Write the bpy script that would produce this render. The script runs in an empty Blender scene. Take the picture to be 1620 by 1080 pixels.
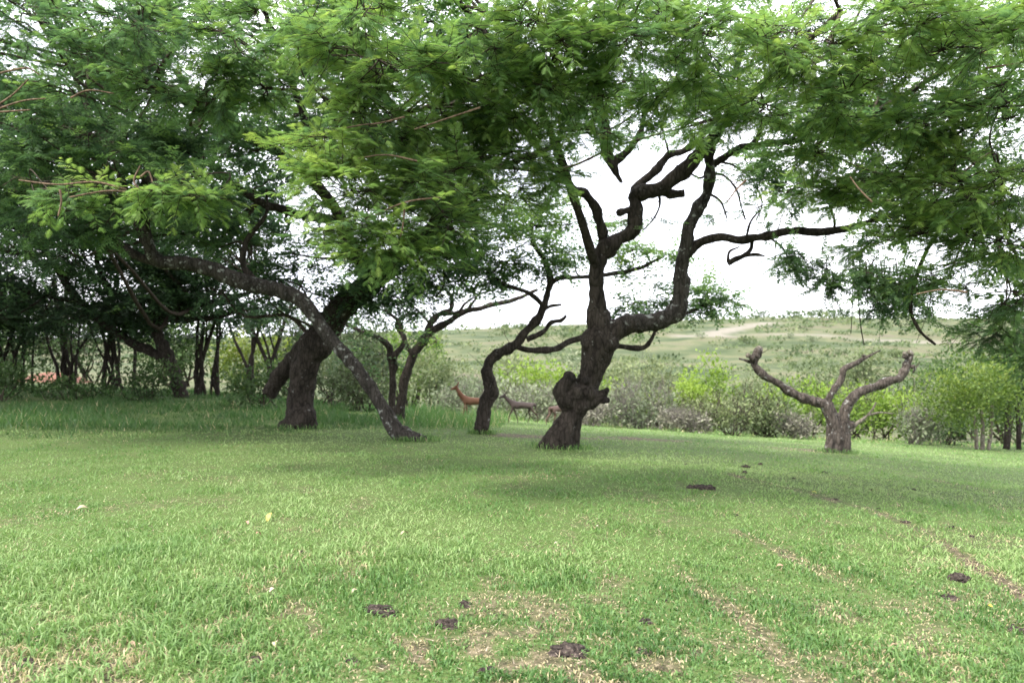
import bpy, bmesh, math, random
import numpy as np
from mathutils import Vector, Matrix, noise as mnoise

random.seed(7)
rng = np.random.default_rng(7)
R = math.radians
S = bpy.context.scene
COL = S.collection

# ------------------------------------------------------------------ camera, sky, sun, exposure
F, CX, HY, EYE = 1271.0, 810.0, 570.0, 1.6        # photo scale: focal length in photo pixels, horizon row, eye height
cam = bpy.data.objects.new('camera', bpy.data.cameras.new('camera'))
COL.objects.link(cam)
cam.location = (0, 0, EYE)
cam.rotation_euler = (R(90), 0, 0)
cam.data.sensor_width = 36.0
cam.data.lens = 36.0 * F / 1620.0
cam.data.shift_y = (HY - 540.0) / 1620.0
cam.data.clip_end = 4000
cam.data.clip_start = 0.05
cam.data.dof.use_dof = True
cam.data.dof.focus_distance = 6.5
cam.data.dof.aperture_fstop = 2.1
S.camera = cam

SUN_EL, SUN_AZ = R(50), R(234)                     # hazy sun high to the left, behind the camera
W = bpy.data.worlds.new('World')
S.world = W
W.use_nodes = True
wn = W.node_tree
wn.nodes.clear()
sky = wn.nodes.new('ShaderNodeTexSky')
sky.sky_type = 'NISHITA'
sky.sun_disc = False
sky.sun_elevation = SUN_EL
sky.sun_rotation = SUN_AZ
sky.dust_density = 3.0
geo = wn.nodes.new('ShaderNodeTexCoord')
cl = wn.nodes.new('ShaderNodeTexNoise')
cl.inputs['Scale'].default_value = 2.2
cl.inputs['Detail'].default_value = 5
wn.links.new(geo.outputs['Generated'], cl.inputs['Vector'])
ramp = wn.nodes.new('ShaderNodeValToRGB')
ramp.color_ramp.elements[0].position = 0.35
ramp.color_ramp.elements[0].color = (7.2, 7.4, 8.3, 1)
ramp.color_ramp.elements[1].position = 0.65
ramp.color_ramp.elements[1].color = (11.2, 11.2, 11.6, 1)
wn.links.new(cl.outputs['Fac'], ramp.inputs['Fac'])
mx = wn.nodes.new('ShaderNodeMixRGB')
mx.inputs['Fac'].default_value = 0.86                # a nearly closed bright cloud deck over the blue
wn.links.new(sky.outputs['Color'], mx.inputs['Color1'])
wn.links.new(ramp.outputs['Color'], mx.inputs['Color2'])
bg = wn.nodes.new('ShaderNodeBackground')
bg.inputs['Strength'].default_value = 0.13
wn.links.new(mx.outputs['Color'], bg.inputs['Color'])
wo = wn.nodes.new('ShaderNodeOutputWorld')
wn.links.new(bg.outputs['Background'], wo.inputs['Surface'])

sl = bpy.data.lights.new('sun', 'SUN')
sl.energy = 2.4
sl.angle = R(10)
sl.color = (1.0, 0.95, 0.87)
sun = bpy.data.objects.new('sun', sl)
COL.objects.link(sun)
# direction towards the sun: azimuth clockwise from +Y
sd = Vector((math.sin(SUN_AZ) * math.cos(SUN_EL), math.cos(SUN_AZ) * math.cos(SUN_EL), math.sin(SUN_EL)))
sun.rotation_euler = sd.to_track_quat('Z', 'Y').to_euler()

S.view_settings.view_transform = 'Standard'
S.view_settings.look = 'None'
S.view_settings.exposure = 1.66
S.view_settings.gamma = 1.0
S.view_settings.use_curve_mapping = False
S.render.engine = 'CYCLES'
S.cycles.max_bounces = 8
S.cycles.diffuse_bounces = 6
S.cycles.glossy_bounces = 2
S.cycles.transmission_bounces = 4
S.cycles.transparent_max_bounces = 4
S.cycles.use_denoising = True


# ------------------------------------------------------------------ small helpers
def P(px, py, d):
    return np.array([(px - CX) / F * d, d, EYE - (py - HY) / F * d])


def lat(ix, iy, seed):
    h = (ix.astype(np.int64) * 374761393 + iy.astype(np.int64) * 668265263 + seed * 974711) & 0x7fffffff
    h = ((h ^ (h >> 13)) * 1274126177) & 0x7fffffff
    return ((h ^ (h >> 16)) & 0xffff) / 65535.0


def vnoise(x, y, seed=0):
    x = np.asarray(x, float); y = np.asarray(y, float)
    ix = np.floor(x); iy = np.floor(y)
    fx = x - ix; fy = y - iy
    fx = fx * fx * (3 - 2 * fx); fy = fy * fy * (3 - 2 * fy)
    a = lat(ix, iy, seed); b = lat(ix + 1, iy, seed); c = lat(ix, iy + 1, seed); d = lat(ix + 1, iy + 1, seed)
    return (a * (1 - fx) + b * fx) * (1 - fy) + (c * (1 - fx) + d * fx) * fy


def fbm(x, y, seed=0, oct=4):
    s = 0; a = 0.5; t = 0
    for k in range(oct):
        s = s + a * vnoise(x * 2 ** k, y * 2 ** k, seed + k); t += a; a *= 0.5
    return s / t


def sm(a, b, x):
    t = np.clip((x - a) / (b - a), 0, 1)
    return t * t * (3 - 2 * t)


def put(name, me, parent=None, mat=None):
    o = bpy.data.objects.new(name, me)
    COL.objects.link(o)
    if mat is not None:
        me.materials.append(mat)
    if parent is not None:
        o.parent = parent
        o.matrix_parent_inverse = Matrix.Translation(-Vector(parent.location))
    return o


def mesh(name, v, polys, attrs=None, smooth=False):
    """v (N,3); polys: list of int arrays (M,k)"""
    me = bpy.data.meshes.new(name)
    v = np.asarray(v, np.float32)
    me.vertices.add(len(v))
    me.vertices.foreach_set('co', v.ravel())
    loops, starts, pos = [], [], 0
    for p in polys:
        p = np.asarray(p, np.int32)
        if len(p) == 0:
            continue
        k = p.shape[1]
        loops.append(p.ravel())
        starts.append(pos + np.arange(len(p), dtype=np.int32) * k)
        pos += p.size
    loops = np.concatenate(loops); starts = np.concatenate(starts)
    me.loops.add(len(loops))
    me.loops.foreach_set('vertex_index', loops)
    me.polygons.add(len(starts))
    me.polygons.foreach_set('loop_start', starts)
    me.update(calc_edges=True)
    if smooth:
        me.polygons.foreach_set('use_smooth', np.ones(len(starts), bool))
    for k, a in (attrs or {}).items():
        at = me.attributes.new(k, 'FLOAT', 'POINT')
        at.data.foreach_set('value', np.asarray(a, np.float32))
    return me


class Bag:
    """collects vertices / polys of one mesh"""
    def __init__(s):
        s.v, s.p, s.t, s.n = [], {}, [], 0

    def add(s, v, polys, tint=None):
        v = np.asarray(v, np.float32).reshape(-1, 3)
        for p in polys:
            p = np.asarray(p, np.int64)
            if len(p):
                s.p.setdefault(p.shape[1], []).append(p + s.n)
        s.v.append(v)
        s.t.append(np.zeros(len(v), np.float32) if tint is None else np.broadcast_to(np.asarray(tint, np.float32), (len(v),)))
        s.n += len(v)

    def build(s, name, mat, parent=None, smooth=False):
        me = mesh(name, np.concatenate(s.v), [np.concatenate(x) for x in s.p.values()], {'tint': np.concatenate(s.t)}, smooth)
        return put(name, me, parent, mat)


def tag(o, label=None, cat=None, group=None, kind=None):
    if label: o['label'] = label
    if cat: o['category'] = cat
    if group: o['group'] = group
    if kind: o['kind'] = kind
    return o


def thing(name, loc, label, cat, group=None):
    o = bpy.data.objects.new(name, None)
    o.empty_display_size = 0.2
    o.location = tuple(float(c) for c in loc)
    COL.objects.link(o)
    return tag(o, label, cat, group)


def spline(pts, n_per=6):
    pts = np.asarray(pts, float)
    if len(pts) < 3:
        t = np.linspace(0, 1, n_per + 1)[:, None]
        return pts[0] * (1 - t) + pts[-1] * t
    q = np.vstack([2 * pts[0] - pts[1], pts, 2 * pts[-1] - pts[-2]])
    out = []
    for i in range(1, len(q) - 2):
        p0, p1, p2, p3 = q[i - 1], q[i], q[i + 1], q[i + 2]
        for k in range(n_per):
            t = k / n_per
            out.append(0.5 * ((2 * p1) + (-p0 + p2) * t + (2 * p0 - 5 * p1 + 4 * p2 - p3) * t * t + (-p0 + 3 * p1 - 3 * p2 + p3) * t ** 3))
    out.append(pts[-1])
    return np.array(out)


def tube(path, rad, sides=8, rough=0.0, freq=6.0, seed=0.0):
    path = np.asarray(path, float); n = len(path)
    rad = np.broadcast_to(np.asarray(rad, float), (n,))
    tan = np.gradient(path, axis=0)
    tan /= np.linalg.norm(tan, axis=1)[:, None] + 1e-9
    a = np.array([1.0, 0, 0]) if abs(tan[0][0]) < 0.8 else np.array([0, 1.0, 0])
    u = np.cross(tan[0], a); u /= np.linalg.norm(u)
    ang = np.arange(sides) * 2 * math.pi / sides
    V = np.empty((n, sides, 3))
    for i in range(n):
        u = u - tan[i] * np.dot(u, tan[i]); u /= np.linalg.norm(u) + 1e-9
        w = np.cross(tan[i], u)
        d = np.cos(ang)[:, None] * u + np.sin(ang)[:, None] * w
        r = np.full(sides, rad[i])
        if rough:
            for k in range(sides):
                q = Vector(path[i] + d[k] * rad[i]) * freq
                # ridges run along the limb: sample slowly along it
                r[k] *= 1 + rough * (mnoise.noise(q + Vector((seed, 0, 0))) + 0.5 * mnoise.noise(q * 2.3))
        V[i] = path[i] + d * r[:, None]
    idx = np.arange(n * sides).reshape(n, sides)
    nx = np.roll(idx, -1, axis=1)
    quads = np.stack([idx[:-1], nx[:-1], nx[1:], idx[1:]], -1).reshape(-1, 4)
    V = V.reshape(-1, 3)
    V = np.vstack([V, path[0], path[-1]])
    c0, c1 = n * sides, n * sides + 1
    t0 = np.stack([np.full(sides, c0), nx[0], idx[0]], -1)
    t1 = np.stack([np.full(sides, c1), idx[-1], nx[-1]], -1)
    return V, [quads, np.vstack([t0, t1])]


# ------------------------------------------------------------------ materials
def material(name):
    m = bpy.data.materials.new(name)
    m.use_nodes = True
    nt = m.node_tree
    nt.nodes.clear()
    out = nt.nodes.new('ShaderNodeOutputMaterial')
    return m, nt, out


def N(nt, typ, **kw):
    n = nt.nodes.new(typ)
    for k, v in kw.items():
        if k in n.inputs:
            n.inputs[k].default_value = v
        else:
            setattr(n, k, v)
    return n


def cramp(nt, stops, fac):
    r = nt.nodes.new('ShaderNodeValToRGB')
    while len(r.color_ramp.elements) < len(stops):
        r.color_ramp.elements.new(0.5)
    for e, (p, c) in zip(r.color_ramp.elements, stops):
        e.position = p
        e.color = (*c, 1) if len(c) == 3 else c
    nt.links.new(fac, r.inputs['Fac'])
    return r.outputs['Color']


def mixc(nt, fac, a, b):
    m = nt.nodes.new('ShaderNodeMixRGB')
    for s, k in ((fac, 'Fac'), (a, 'Color1'), (b, 'Color2')):
        if isinstance(s, (int, float)):
            m.inputs[k].default_value = s
        elif isinstance(s, tuple):
            m.inputs[k].default_value = (*s, 1)
        else:
            nt.links.new(s, m.inputs[k])
    return m.outputs['Color']


def leafmat(name, stops, transl=0.35, rough=0.6, spec=0.25):
    m, nt, out = material(name)
    at = N(nt, 'ShaderNodeAttribute', attribute_name='tint')
    c = cramp(nt, stops, at.outputs['Fac'])
    b = N(nt, 'ShaderNodeBsdfPrincipled', Roughness=rough)
    b.inputs['Specular IOR Level'].default_value = spec
    nt.links.new(c, b.inputs['Base Color'])
    t = N(nt, 'ShaderNodeBsdfTranslucent')
    hs = N(nt, 'ShaderNodeHueSaturation', Saturation=1.08, Value=1.25)
    nt.links.new(c, hs.inputs['Color'])
    nt.links.new(hs.outputs['Color'], t.inputs['Color'])
    mi = N(nt, 'ShaderNodeMixShader', Fac=transl)
    nt.links.new(b.outputs[0], mi.inputs[1]); nt.links.new(t.outputs[0], mi.inputs[2])
    nt.links.new(mi.outputs[0], out.inputs['Surface'])
    return m


def barkmat(name, dark, light, lichen=0.0, lich_col=(0.42, 0.43, 0.38), scale=1.0):
    m, nt, out = material(name)
    tc = N(nt, 'ShaderNodeTexCoord')
    mp = N(nt, 'ShaderNodeMapping')
    mp.inputs['Scale'].default_value = (9 * scale, 9 * scale, 2.6 * scale)
    nt.links.new(tc.outputs['Object'], mp.inputs['Vector'])
    n1 = N(nt, 'ShaderNodeTexNoise', Scale=1.0, Detail=8.0, Roughness=0.65)
    nt.links.new(mp.outputs['Vector'], n1.inputs['Vector'])
    vo = N(nt, 'ShaderNodeTexVoronoi', Scale=2.4)
    vo.feature = 'DISTANCE_TO_EDGE'
    wv = N(nt, 'ShaderNodeMixRGB', Fac=0.35)
    nt.links.new(mp.outputs['Vector'], wv.inputs['Color1']); nt.links.new(n1.outputs['Color'], wv.inputs['Color2'])
    nt.links.new(wv.outputs['Color'], vo.inputs['Vector'])
    c = cramp(nt, [(0.3, dark), (0.7, light)], n1.outputs['Fac'])
    crack = cramp(nt, [(0.0, (0.35, 0.35, 0.35)), (0.13, (1, 1, 1))], vo.outputs['Distance'])
    mm = N(nt, 'ShaderNodeMixRGB', blend_type='MULTIPLY', Fac=0.8)
    nt.links.new(c, mm.inputs['Color1']); nt.links.new(crack, mm.inputs['Color2'])
    col = mm.outputs['Color']
    if lichen > 0:
        n2 = N(nt, 'ShaderNodeTexNoise', Scale=7.0, Detail=6.0, Roughness=0.7)
        nt.links.new(tc.outputs['Object'], n2.inputs['Vector'])
        f = cramp(nt, [(0.66 - lichen * 0.22, (0, 0, 0)), (0.72 - lichen * 0.2, (1, 1, 1))], n2.outputs['Fac'])
        col = mixc(nt, f, col, lich_col)
    b = N(nt, 'ShaderNodeBsdfPrincipled', Roughness=0.95)
    b.inputs['Specular IOR Level'].default_value = 0.1
    nt.links.new(col, b.inputs['Base Color'])
    add = N(nt, 'ShaderNodeMath', operation='MULTIPLY_ADD')
    nt.links.new(vo.outputs['Distance'], add.inputs[0]); add.inputs[1].default_value = 1.2
    nt.links.new(n1.outputs['Fac'], add.inputs[2])
    bu = N(nt, 'ShaderNodeBump', Strength=0.9, Distance=0.03)
    nt.links.new(add.outputs[0], bu.inputs['Height'])
    nt.links.new(bu.outputs['Normal'], b.inputs['Normal'])
    nt.links.new(b.outputs[0], out.inputs['Surface'])
    return m


M = {}
M['acacia'] = leafmat('acacia leaf', [(0.0, (0.03, 0.05, 0.03)), (0.2, (0.052, 0.098, 0.048)), (0.42, (0.105, 0.188, 0.075)), (0.7, (0.175, 0.285, 0.08)), (1.0, (0.265, 0.36, 0.09))], 0.48)
M['olive'] = leafmat('dusty leaf', [(0.0, (0.03, 0.05, 0.02)), (0.5, (0.09, 0.125, 0.055)), (1.0, (0.17, 0.20, 0.09))], 0.3)
M['bright'] = leafmat('fresh shrub leaf', [(0.0, (0.045, 0.095, 0.015)), (0.5, (0.11, 0.19, 0.03)), (1.0, (0.21, 0.29, 0.05))], 0.35)
M['grey'] = leafmat('grey shrub leaf', [(0.0, (0.075, 0.10, 0.055)), (0.5, (0.155, 0.19, 0.11)), (1.0, (0.25, 0.275, 0.175))], 0.3)
M['dry'] = leafmat('dry twig scrub', [(0.0, (0.11, 0.115, 0.08)), (0.5, (0.20, 0.20, 0.145)), (1.0, (0.31, 0.295, 0.225))], 0.2)
M['darkleaf'] = leafmat('dark shrub leaf', [(0.0, (0.018, 0.036, 0.012)), (0.5, (0.045, 0.085, 0.025)), (1.0, (0.09, 0.14, 0.04))], 0.3)
M['yellowleaf'] = leafmat('yellow green leaf', [(0.0, (0.04, 0.08, 0.015)), (0.55, (0.105, 0.16, 0.03)), (1.0, (0.23, 0.25, 0.05))], 0.35)
M['grass'] = leafmat('grass blade', [(0.0, (0.035, 0.085, 0.02)), (0.3, (0.075, 0.16, 0.04)), (0.62, (0.162, 0.262, 0.078)), (0.8, (0.25, 0.34, 0.132)), (0.86, (0.36, 0.32, 0.17)), (1.0, (0.52, 0.44, 0.27))], 0.35, 0.5, 0.35)
M['bark'] = barkmat('dark acacia bark', (0.013, 0.011, 0.009), (0.058, 0.048, 0.04), 0.12, (0.22, 0.22, 0.2))
M['barklichen'] = barkmat('lichened bark', (0.016, 0.014, 0.012), (0.075, 0.066, 0.058), 0.4, (0.24, 0.245, 0.225))
M['barkdead'] = barkmat('weathered bark', (0.03, 0.025, 0.022), (0.125, 0.104, 0.09), 0.34, (0.26, 0.255, 0.24))
M['barkpale'] = barkmat('pale bark', (0.09, 0.078, 0.06), (0.22, 0.195, 0.16), 0.2)
M['greytwig'] = barkmat('grey twig', (0.10, 0.092, 0.078), (0.24, 0.22, 0.19))
M['cut'] = barkmat('old cut wood', (0.012, 0.01, 0.009), (0.04, 0.034, 0.03))
M['twig'] = barkmat('twig bark', (0.03, 0.024, 0.02), (0.085, 0.068, 0.052))
M['paletwig'] = barkmat('pale twig', (0.10, 0.07, 0.05), (0.20, 0.14, 0.095))

# ------------------------------------------------------------------ the terrain
ZPX = np.array([-300, 300, 810, 1200, 1620, 2000.])
ROWS = [
    (1.0, (0, 0, 0, 0, 0, 0)),
    (4.0, (.02, .02, .02, 0, -.03, -.05)),
    (7.0, (.08, .08, .06, 0, -.12, -.18)),
    (10., (.13, .13, .09, 0, -.25, -.35)),
    (14., (.17, .14, .05, -.12, -.5, -.7)),
    (18., (.2, .1, -.05, -.38, -.8, -1.1)),
    (22., (.3, .15, -.2, -.65, -1.1, -1.4)),
    (28., (.45, .38, -.5, -1.05, -1.55, -1.8)),
    (36., (.55, .45, -1.1, -1.8, -2.1, -2.3)),
    (50., (.7, .3, -2.2, -3., -3., -3.)),
    (80., (1., 0, -3.4, -4.3, -4., -4.)),
    (140., (2., 0, -1., -2., -2., -1.)),
    (220., (5., 3., 4., 4., 4., 5.)),
    (340., (9., 10., 14., 17.5, 16., 15.)),
    (450., (12., 14., 20.5, 27., 25.5, 24.)),
    (600., (10., 12., 14., 20., 19., 19.)),
    (1300., (-20, -20, -20., -20., -20., -20.)),
]
LD = np.log([r[0] for r in ROWS])
ZT = np.array([r[1] for r in ROWS])
NU, NV = 160, 320
US = np.linspace(-300, 2000, NU)
VS = np.linspace(LD[0], LD[-1], NV)
T1 = np.stack([np.interp(US, ZPX, z) for z in ZT])                 # rows x NU
TAB = np.stack([np.interp(VS, LD, T1[:, k]) for k in range(NU)], 1)  # NV x NU
for axis, w in ((0, 4), (1, 9)):
    for _ in range(2):
        pad = [(0, 0), (0, 0)]; pad[axis] = (w, w)
        A = np.pad(TAB, pad, mode='edge')
        TAB = np.mean([np.take(A, np.arange(k, k + TAB.shape[axis]), axis=axis) for k in range(2 * w + 1)], 0)


def hgt(x, y):
    x = np.asarray(x, float); y = np.asarray(y, float)
    a = np.arctan2(x, y); r = np.hypot(x, y)
    ac = np.clip(a, -0.72, 0.75)
    px = np.clip(CX + F * np.tan(ac), -299, 1999)
    v = np.log(np.clip(r * np.cos(ac), math.exp(LD[0]) + 1e-6, math.exp(LD[-1]) - 1e-3))
    fu = (px - US[0]) / (US[1] - US[0]); fv = (v - VS[0]) / (VS[1] - VS[0])
    iu = np.clip(fu.astype(int), 0, NU - 2); iv = np.clip(fv.astype(int), 0, NV - 2)
    fu = fu - iu; fv = fv - iv
    z = (TAB[iv, iu] * (1 - fu) + TAB[iv, iu + 1] * fu) * (1 - fv) + (TAB[iv + 1, iu] * (1 - fu) + TAB[iv + 1, iu + 1] * fu) * fv
    z = z * (1 - sm(0.9, 2.6, np.abs(a)))
    z = z + 0.05 * (fbm(x * 0.5, y * 0.5, 3) - 0.5) * sm(2, 6, r) + np.minimum(r * 0.012, 2.5) * (fbm(x * 0.04 + 9, y * 0.04, 5) - 0.5) * sm(20, 60, r)
    return z


def ground(px, py, dmax=60.0, dmin=2.5):
    d = np.exp(np.linspace(math.log(dmin), math.log(dmax), 1500))
    q = np.array([P(px, py, t) for t in d])
    g = hgt(q[:, 0], q[:, 1])
    k = np.nonzero(q[:, 2] <= g)[0]
    if len(k) == 0:
        return None
    return q[k[0]]


def gpt(px, d):
    x = (px - CX) / F * d
    return np.array([x, d, float(hgt(x, d))])


# tracks worn into the lawn, a sandy path behind the big tree, a road on the far hill
def line_pts(pts, **k):
    out = [ground(px, py, **k) for px, py in pts]
    return np.array([o for o in out if o is not None])


def dist_poly(x, y, L):
    best = np.full(np.shape(x), 1e9)
    for a, b in zip(L[:-1], L[1:]):
        vx, vy = b[0] - a[0], b[1] - a[1]
        t = np.clip(((x - a[0]) * vx + (y - a[1]) * vy) / (vx * vx + vy * vy + 1e-9), 0, 1)
        best = np.minimum(best, np.hypot(x - a[0] - t * vx, y - a[1] - t * vy))
    return best


TRACKS = [(line_pts([(1640, 955), (1550, 897), (1475, 846), (1400, 815), (1280, 780), (1150, 750)]), 0.075, 1.0),
          (line_pts([(1560, 1060), (1490, 1003), (1420, 955), (1340, 925), (1250, 880), (1160, 840)]), 0.08, 0.75),
          (line_pts([(1290, 1079), (1235, 1035), (1180, 978), (1120, 940), (1060, 890)]), 0.08, 0.75),
          (line_pts([(1620, 790), (1540, 772), (1440, 752)]), 0.11, 0.7)]
PATH = line_pts([(815, 689), (900, 691), (1000, 694), (1100, 699), (1200, 706), (1290, 713)])


def bare_at(x, y):
    """1 where the turf is worn to straw and soil"""
    r = np.hypot(x, y)
    n = 0.45 * fbm(x * 1.3 + 3, y * 1.3, 11, 3) + 0.55 * fbm(x * 6 + 1, y * 6, 13, 4)
    near = 1 - sm(4.2, 6.5, r)
    n = n + 0.03 * (1 - sm(4.0, 5.2, y)) * sm(0.6, -0.6, x - .3 * np.sin(y * 3)) + 0.09 * near * (fbm(x * .7 + 4, y * .7, 17, 2) - .35)
    b = sm(0.54 - 0.05 * near, 0.66 - 0.04 * near, n) * (0.35 + 0.5 * near) * (1 - 0.6 * sm(9, 14, r))
    wob = (fbm(x * 3, y * 3, 21) - 0.5) * 0.2
    for L, w, s in TRACKS:
        dd = dist_poly(x, y, L) + wob
        b = np.maximum(b, s * (1 - sm(w * 0.4, w * 1.6, dd)) * (0.35 + 0.65 * sm(0.35, 0.55, fbm(x * 1.2, y * 1.2, 31))))
    dp = dist_poly(x, y, PATH) + (fbm(x * 0.7, y * 0.7, 41) - 0.5) * 1.2
    b = np.maximum(b, (1 - sm(0.35, 1.0, dp)) * sm(0.3, 0.5, fbm(x * .6, y * .6, 51)))
    return np.clip(b, 0, 1)


aa = np.concatenate([np.linspace(-math.pi, -0.8, 40)[:-1], np.linspace(-0.8, 0.8, 200), np.linspace(0.8, math.pi, 40)[1:]])
rr = np.concatenate([[0.02], np.exp(np.linspace(math.log(0.6), math.log(1300), 230))])
AA, RR = np.meshgrid(aa, rr)
gx, gy = RR * np.sin(AA), RR * np.cos(AA)
gz = hgt(gx, gy)
nr, na = gx.shape
gi = np.arange(nr * na).reshape(nr, na)
quads = np.stack([gi[:-1, :-1], gi[1:, :-1], gi[1:, 1:], gi[:-1, 1:]], -1).reshape(-1, 4)[:, ::-1]
road_far = np.array([gpt(px, d) for px, d in ((1120, 268), (1160, 272), (1230, 270), (1305, 265), (1380, 256), (1456, 246), (1560, 236))])
lane_far = np.array([gpt(px, d) for px, d in ((1085, 270), (1120, 276), (1150, 296), (1172, 322), (1215, 345))])
fx, fy = gx.ravel(), gy.ravel()
droad = np.minimum(dist_poly(fx, fy, road_far) - 1.2, dist_poly(fx, fy, lane_far) - 2.5)
me = mesh('ground', np.stack([fx, fy, gz.ravel()], -1), [quads],
          {'bare': bare_at(fx, fy), 'far': sm(27, 42, np.hypot(fx, fy)), 'track': 1 - sm(0, 5, droad)}, True)
m, nt, out = material('ground')
tc = N(nt, 'ShaderNodeTexCoord')
nA = N(nt, 'ShaderNodeTexNoise', Scale=14.0, Detail=6.0, Roughness=0.7)
nB = N(nt, 'ShaderNodeTexNoise', Scale=0.9, Detail=4.0)
nC = N(nt, 'ShaderNodeTexNoise', Scale=0.05, Detail=7.0, Roughness=0.62)
nD = N(nt, 'ShaderNodeTexNoise', Scale=0.6, Detail=5.0, Roughness=0.7)
for n in (nA, nB, nC, nD):
    nt.links.new(tc.outputs['Object'], n.inputs['Vector'])
turf = mixc(nt, nB.outputs['Fac'], (0.05, 0.09, 0.024), (0.10, 0.15, 0.045))
turf = mixc(nt, cramp(nt, [(0.45, (0, 0, 0)), (0.75, (0.6, 0.6, 0.6))], nA.outputs['Fac']), turf, (0.13, 0.11, 0.06))
straw = cramp(nt, [(0.38, (0.025, 0.02, 0.016)), (0.52, (0.10, 0.078, 0.052)), (0.7, (0.26, 0.21, 0.14))], nA.outputs['Fac'])
ab = N(nt, 'ShaderNodeAttribute', attribute_name='bare')
near = mixc(nt, ab.outputs['Fac'], turf, straw)
hill = cramp(nt, [(0.36, (0.034, 0.05, 0.021)), (0.47, (0.062, 0.078, 0.036)), (0.56, (0.105, 0.108, 0.056)), (0.68, (0.10, 0.085, 0.064))], nC.outputs['Fac'])
hill = mixc(nt, cramp(nt, [(0.5, (0, 0, 0)), (0.66, (0.75, 0.75, 0.75))], nD.outputs['Fac']), hill, (0.045, 0.066, 0.028))
trk = N(nt, 'ShaderNodeAttribute', attribute_name='track')
hill = mixc(nt, trk.outputs['Fac'], hill, (0.17, 0.155, 0.125))
af = N(nt, 'ShaderNodeAttribute', attribute_name='far')
gc = mixc(nt, af.outputs['Fac'], near, hill)
b = N(nt, 'ShaderNodeBsdfPrincipled', Roughness=0.95)
b.inputs['Specular IOR Level'].default_value = 0.1
nt.links.new(gc, b.inputs['Base Color'])
bu = N(nt, 'ShaderNodeBump', Strength=0.8, Distance=0.03)
nt.links.new(nA.outputs['Fac'], bu.inputs['Height']); nt.links.new(bu.outputs['Normal'], b.inputs['Normal'])
nt.links.new(b.outputs[0], out.inputs['Surface'])
tag(put('ground', me, None, m), kind='structure')


# ------------------------------------------------------------------ leaves
def frames(d, up):
    d = d / (np.linalg.norm(d, axis=1)[:, None] + 1e-9)
    y = np.cross(up, d); y /= np.linalg.norm(y, axis=1)[:, None] + 1e-9
    z = np.cross(d, y)
    return np.stack([d, y, z], -1)           # columns


def feather(n, w=0.11, l=0.42):
    """bipinnate leaf along +X, pointed pinnae in pairs"""
    V, Q = [], []
    def pinna(b, t, wd):
        k = len(V)
        V.extend([(b[0] - wd / 2, b[1], b[2]), (b[0] + wd / 2, b[1], b[2] + .01), t]); Q.append([k, k + 1, k + 2])
    for i in range(n):
        f = i / max(n - 1, 1)
        x = 0.12 + 0.74 * f
        L = l * (0.75 + 0.5 * math.sin(math.pi * (0.2 + 0.7 * f))) * (1 - 0.25 * f)
        zb = 0.08 * math.sin(math.pi * x)
        for s in (-1, 1):
            pinna((x, 0, zb), (x + L * 0.62, s * L * 0.82, zb - 0.06), w)
    k = len(V)
    V.extend([(.82, -w * .45, .03), (.82, w * .45, .03), (1.15, 0, -.03)]); Q.append([k, k + 1, k + 2])
    return np.array(V, float), np.array(Q)


FEATHER = {'near': feather(6, 0.125, 0.42), 'mid': feather(3, 0.27, 0.48), 'far': feather(2, 0.36, 0.52)}
THICK = {'near': 3.3, 'mid': 1.85, 'far': 1.65}


def stamp(bag, tmpl, pos, mats, scale, tint):
    V, Q = tmpl
    v = np.einsum('nij,kj->nki', mats, V) * scale[:, None, None] + pos[:, None, :]
    n, k = v.shape[:2]
    q = (Q[None] + (np.arange(n) * k)[:, None, None]).reshape(-1, Q.shape[1])
    bag.add(v.reshape(-1, 3), [q], np.repeat(tint, k))


def unit(n):
    v = rng.normal(size=(n, 3))
    return v / np.linalg.norm(v, axis=1)[:, None]


def prisms(bag, A, B, r0, r1, tint=0.5):
    """many thin three sided twigs at once"""
    n = len(A)
    if n == 0: return
    d = B - A
    f = frames(d, np.tile([0.13, 0.21, 0.97], (n, 1)))
    ang = np.arange(3) * 2 * math.pi / 3
    ring = np.cos(ang)[None, :, None] * f[:, None, :, 1] + np.sin(ang)[None, :, None] * f[:, None, :, 2]
    v = np.concatenate([A[:, None] + ring * np.broadcast_to(r0, (n,))[:, None, None], B[:, None] + ring * np.broadcast_to(r1, (n,))[:, None, None]], 1)
    q = np.array([[0, 1, 4, 3], [1, 2, 5, 4], [2, 0, 3, 5]])
    q = (q[None] + (np.arange(n) * 6)[:, None, None]).reshape(-1, 4)
    bag.add(v.reshape(-1, 3), [q], tint)


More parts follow.
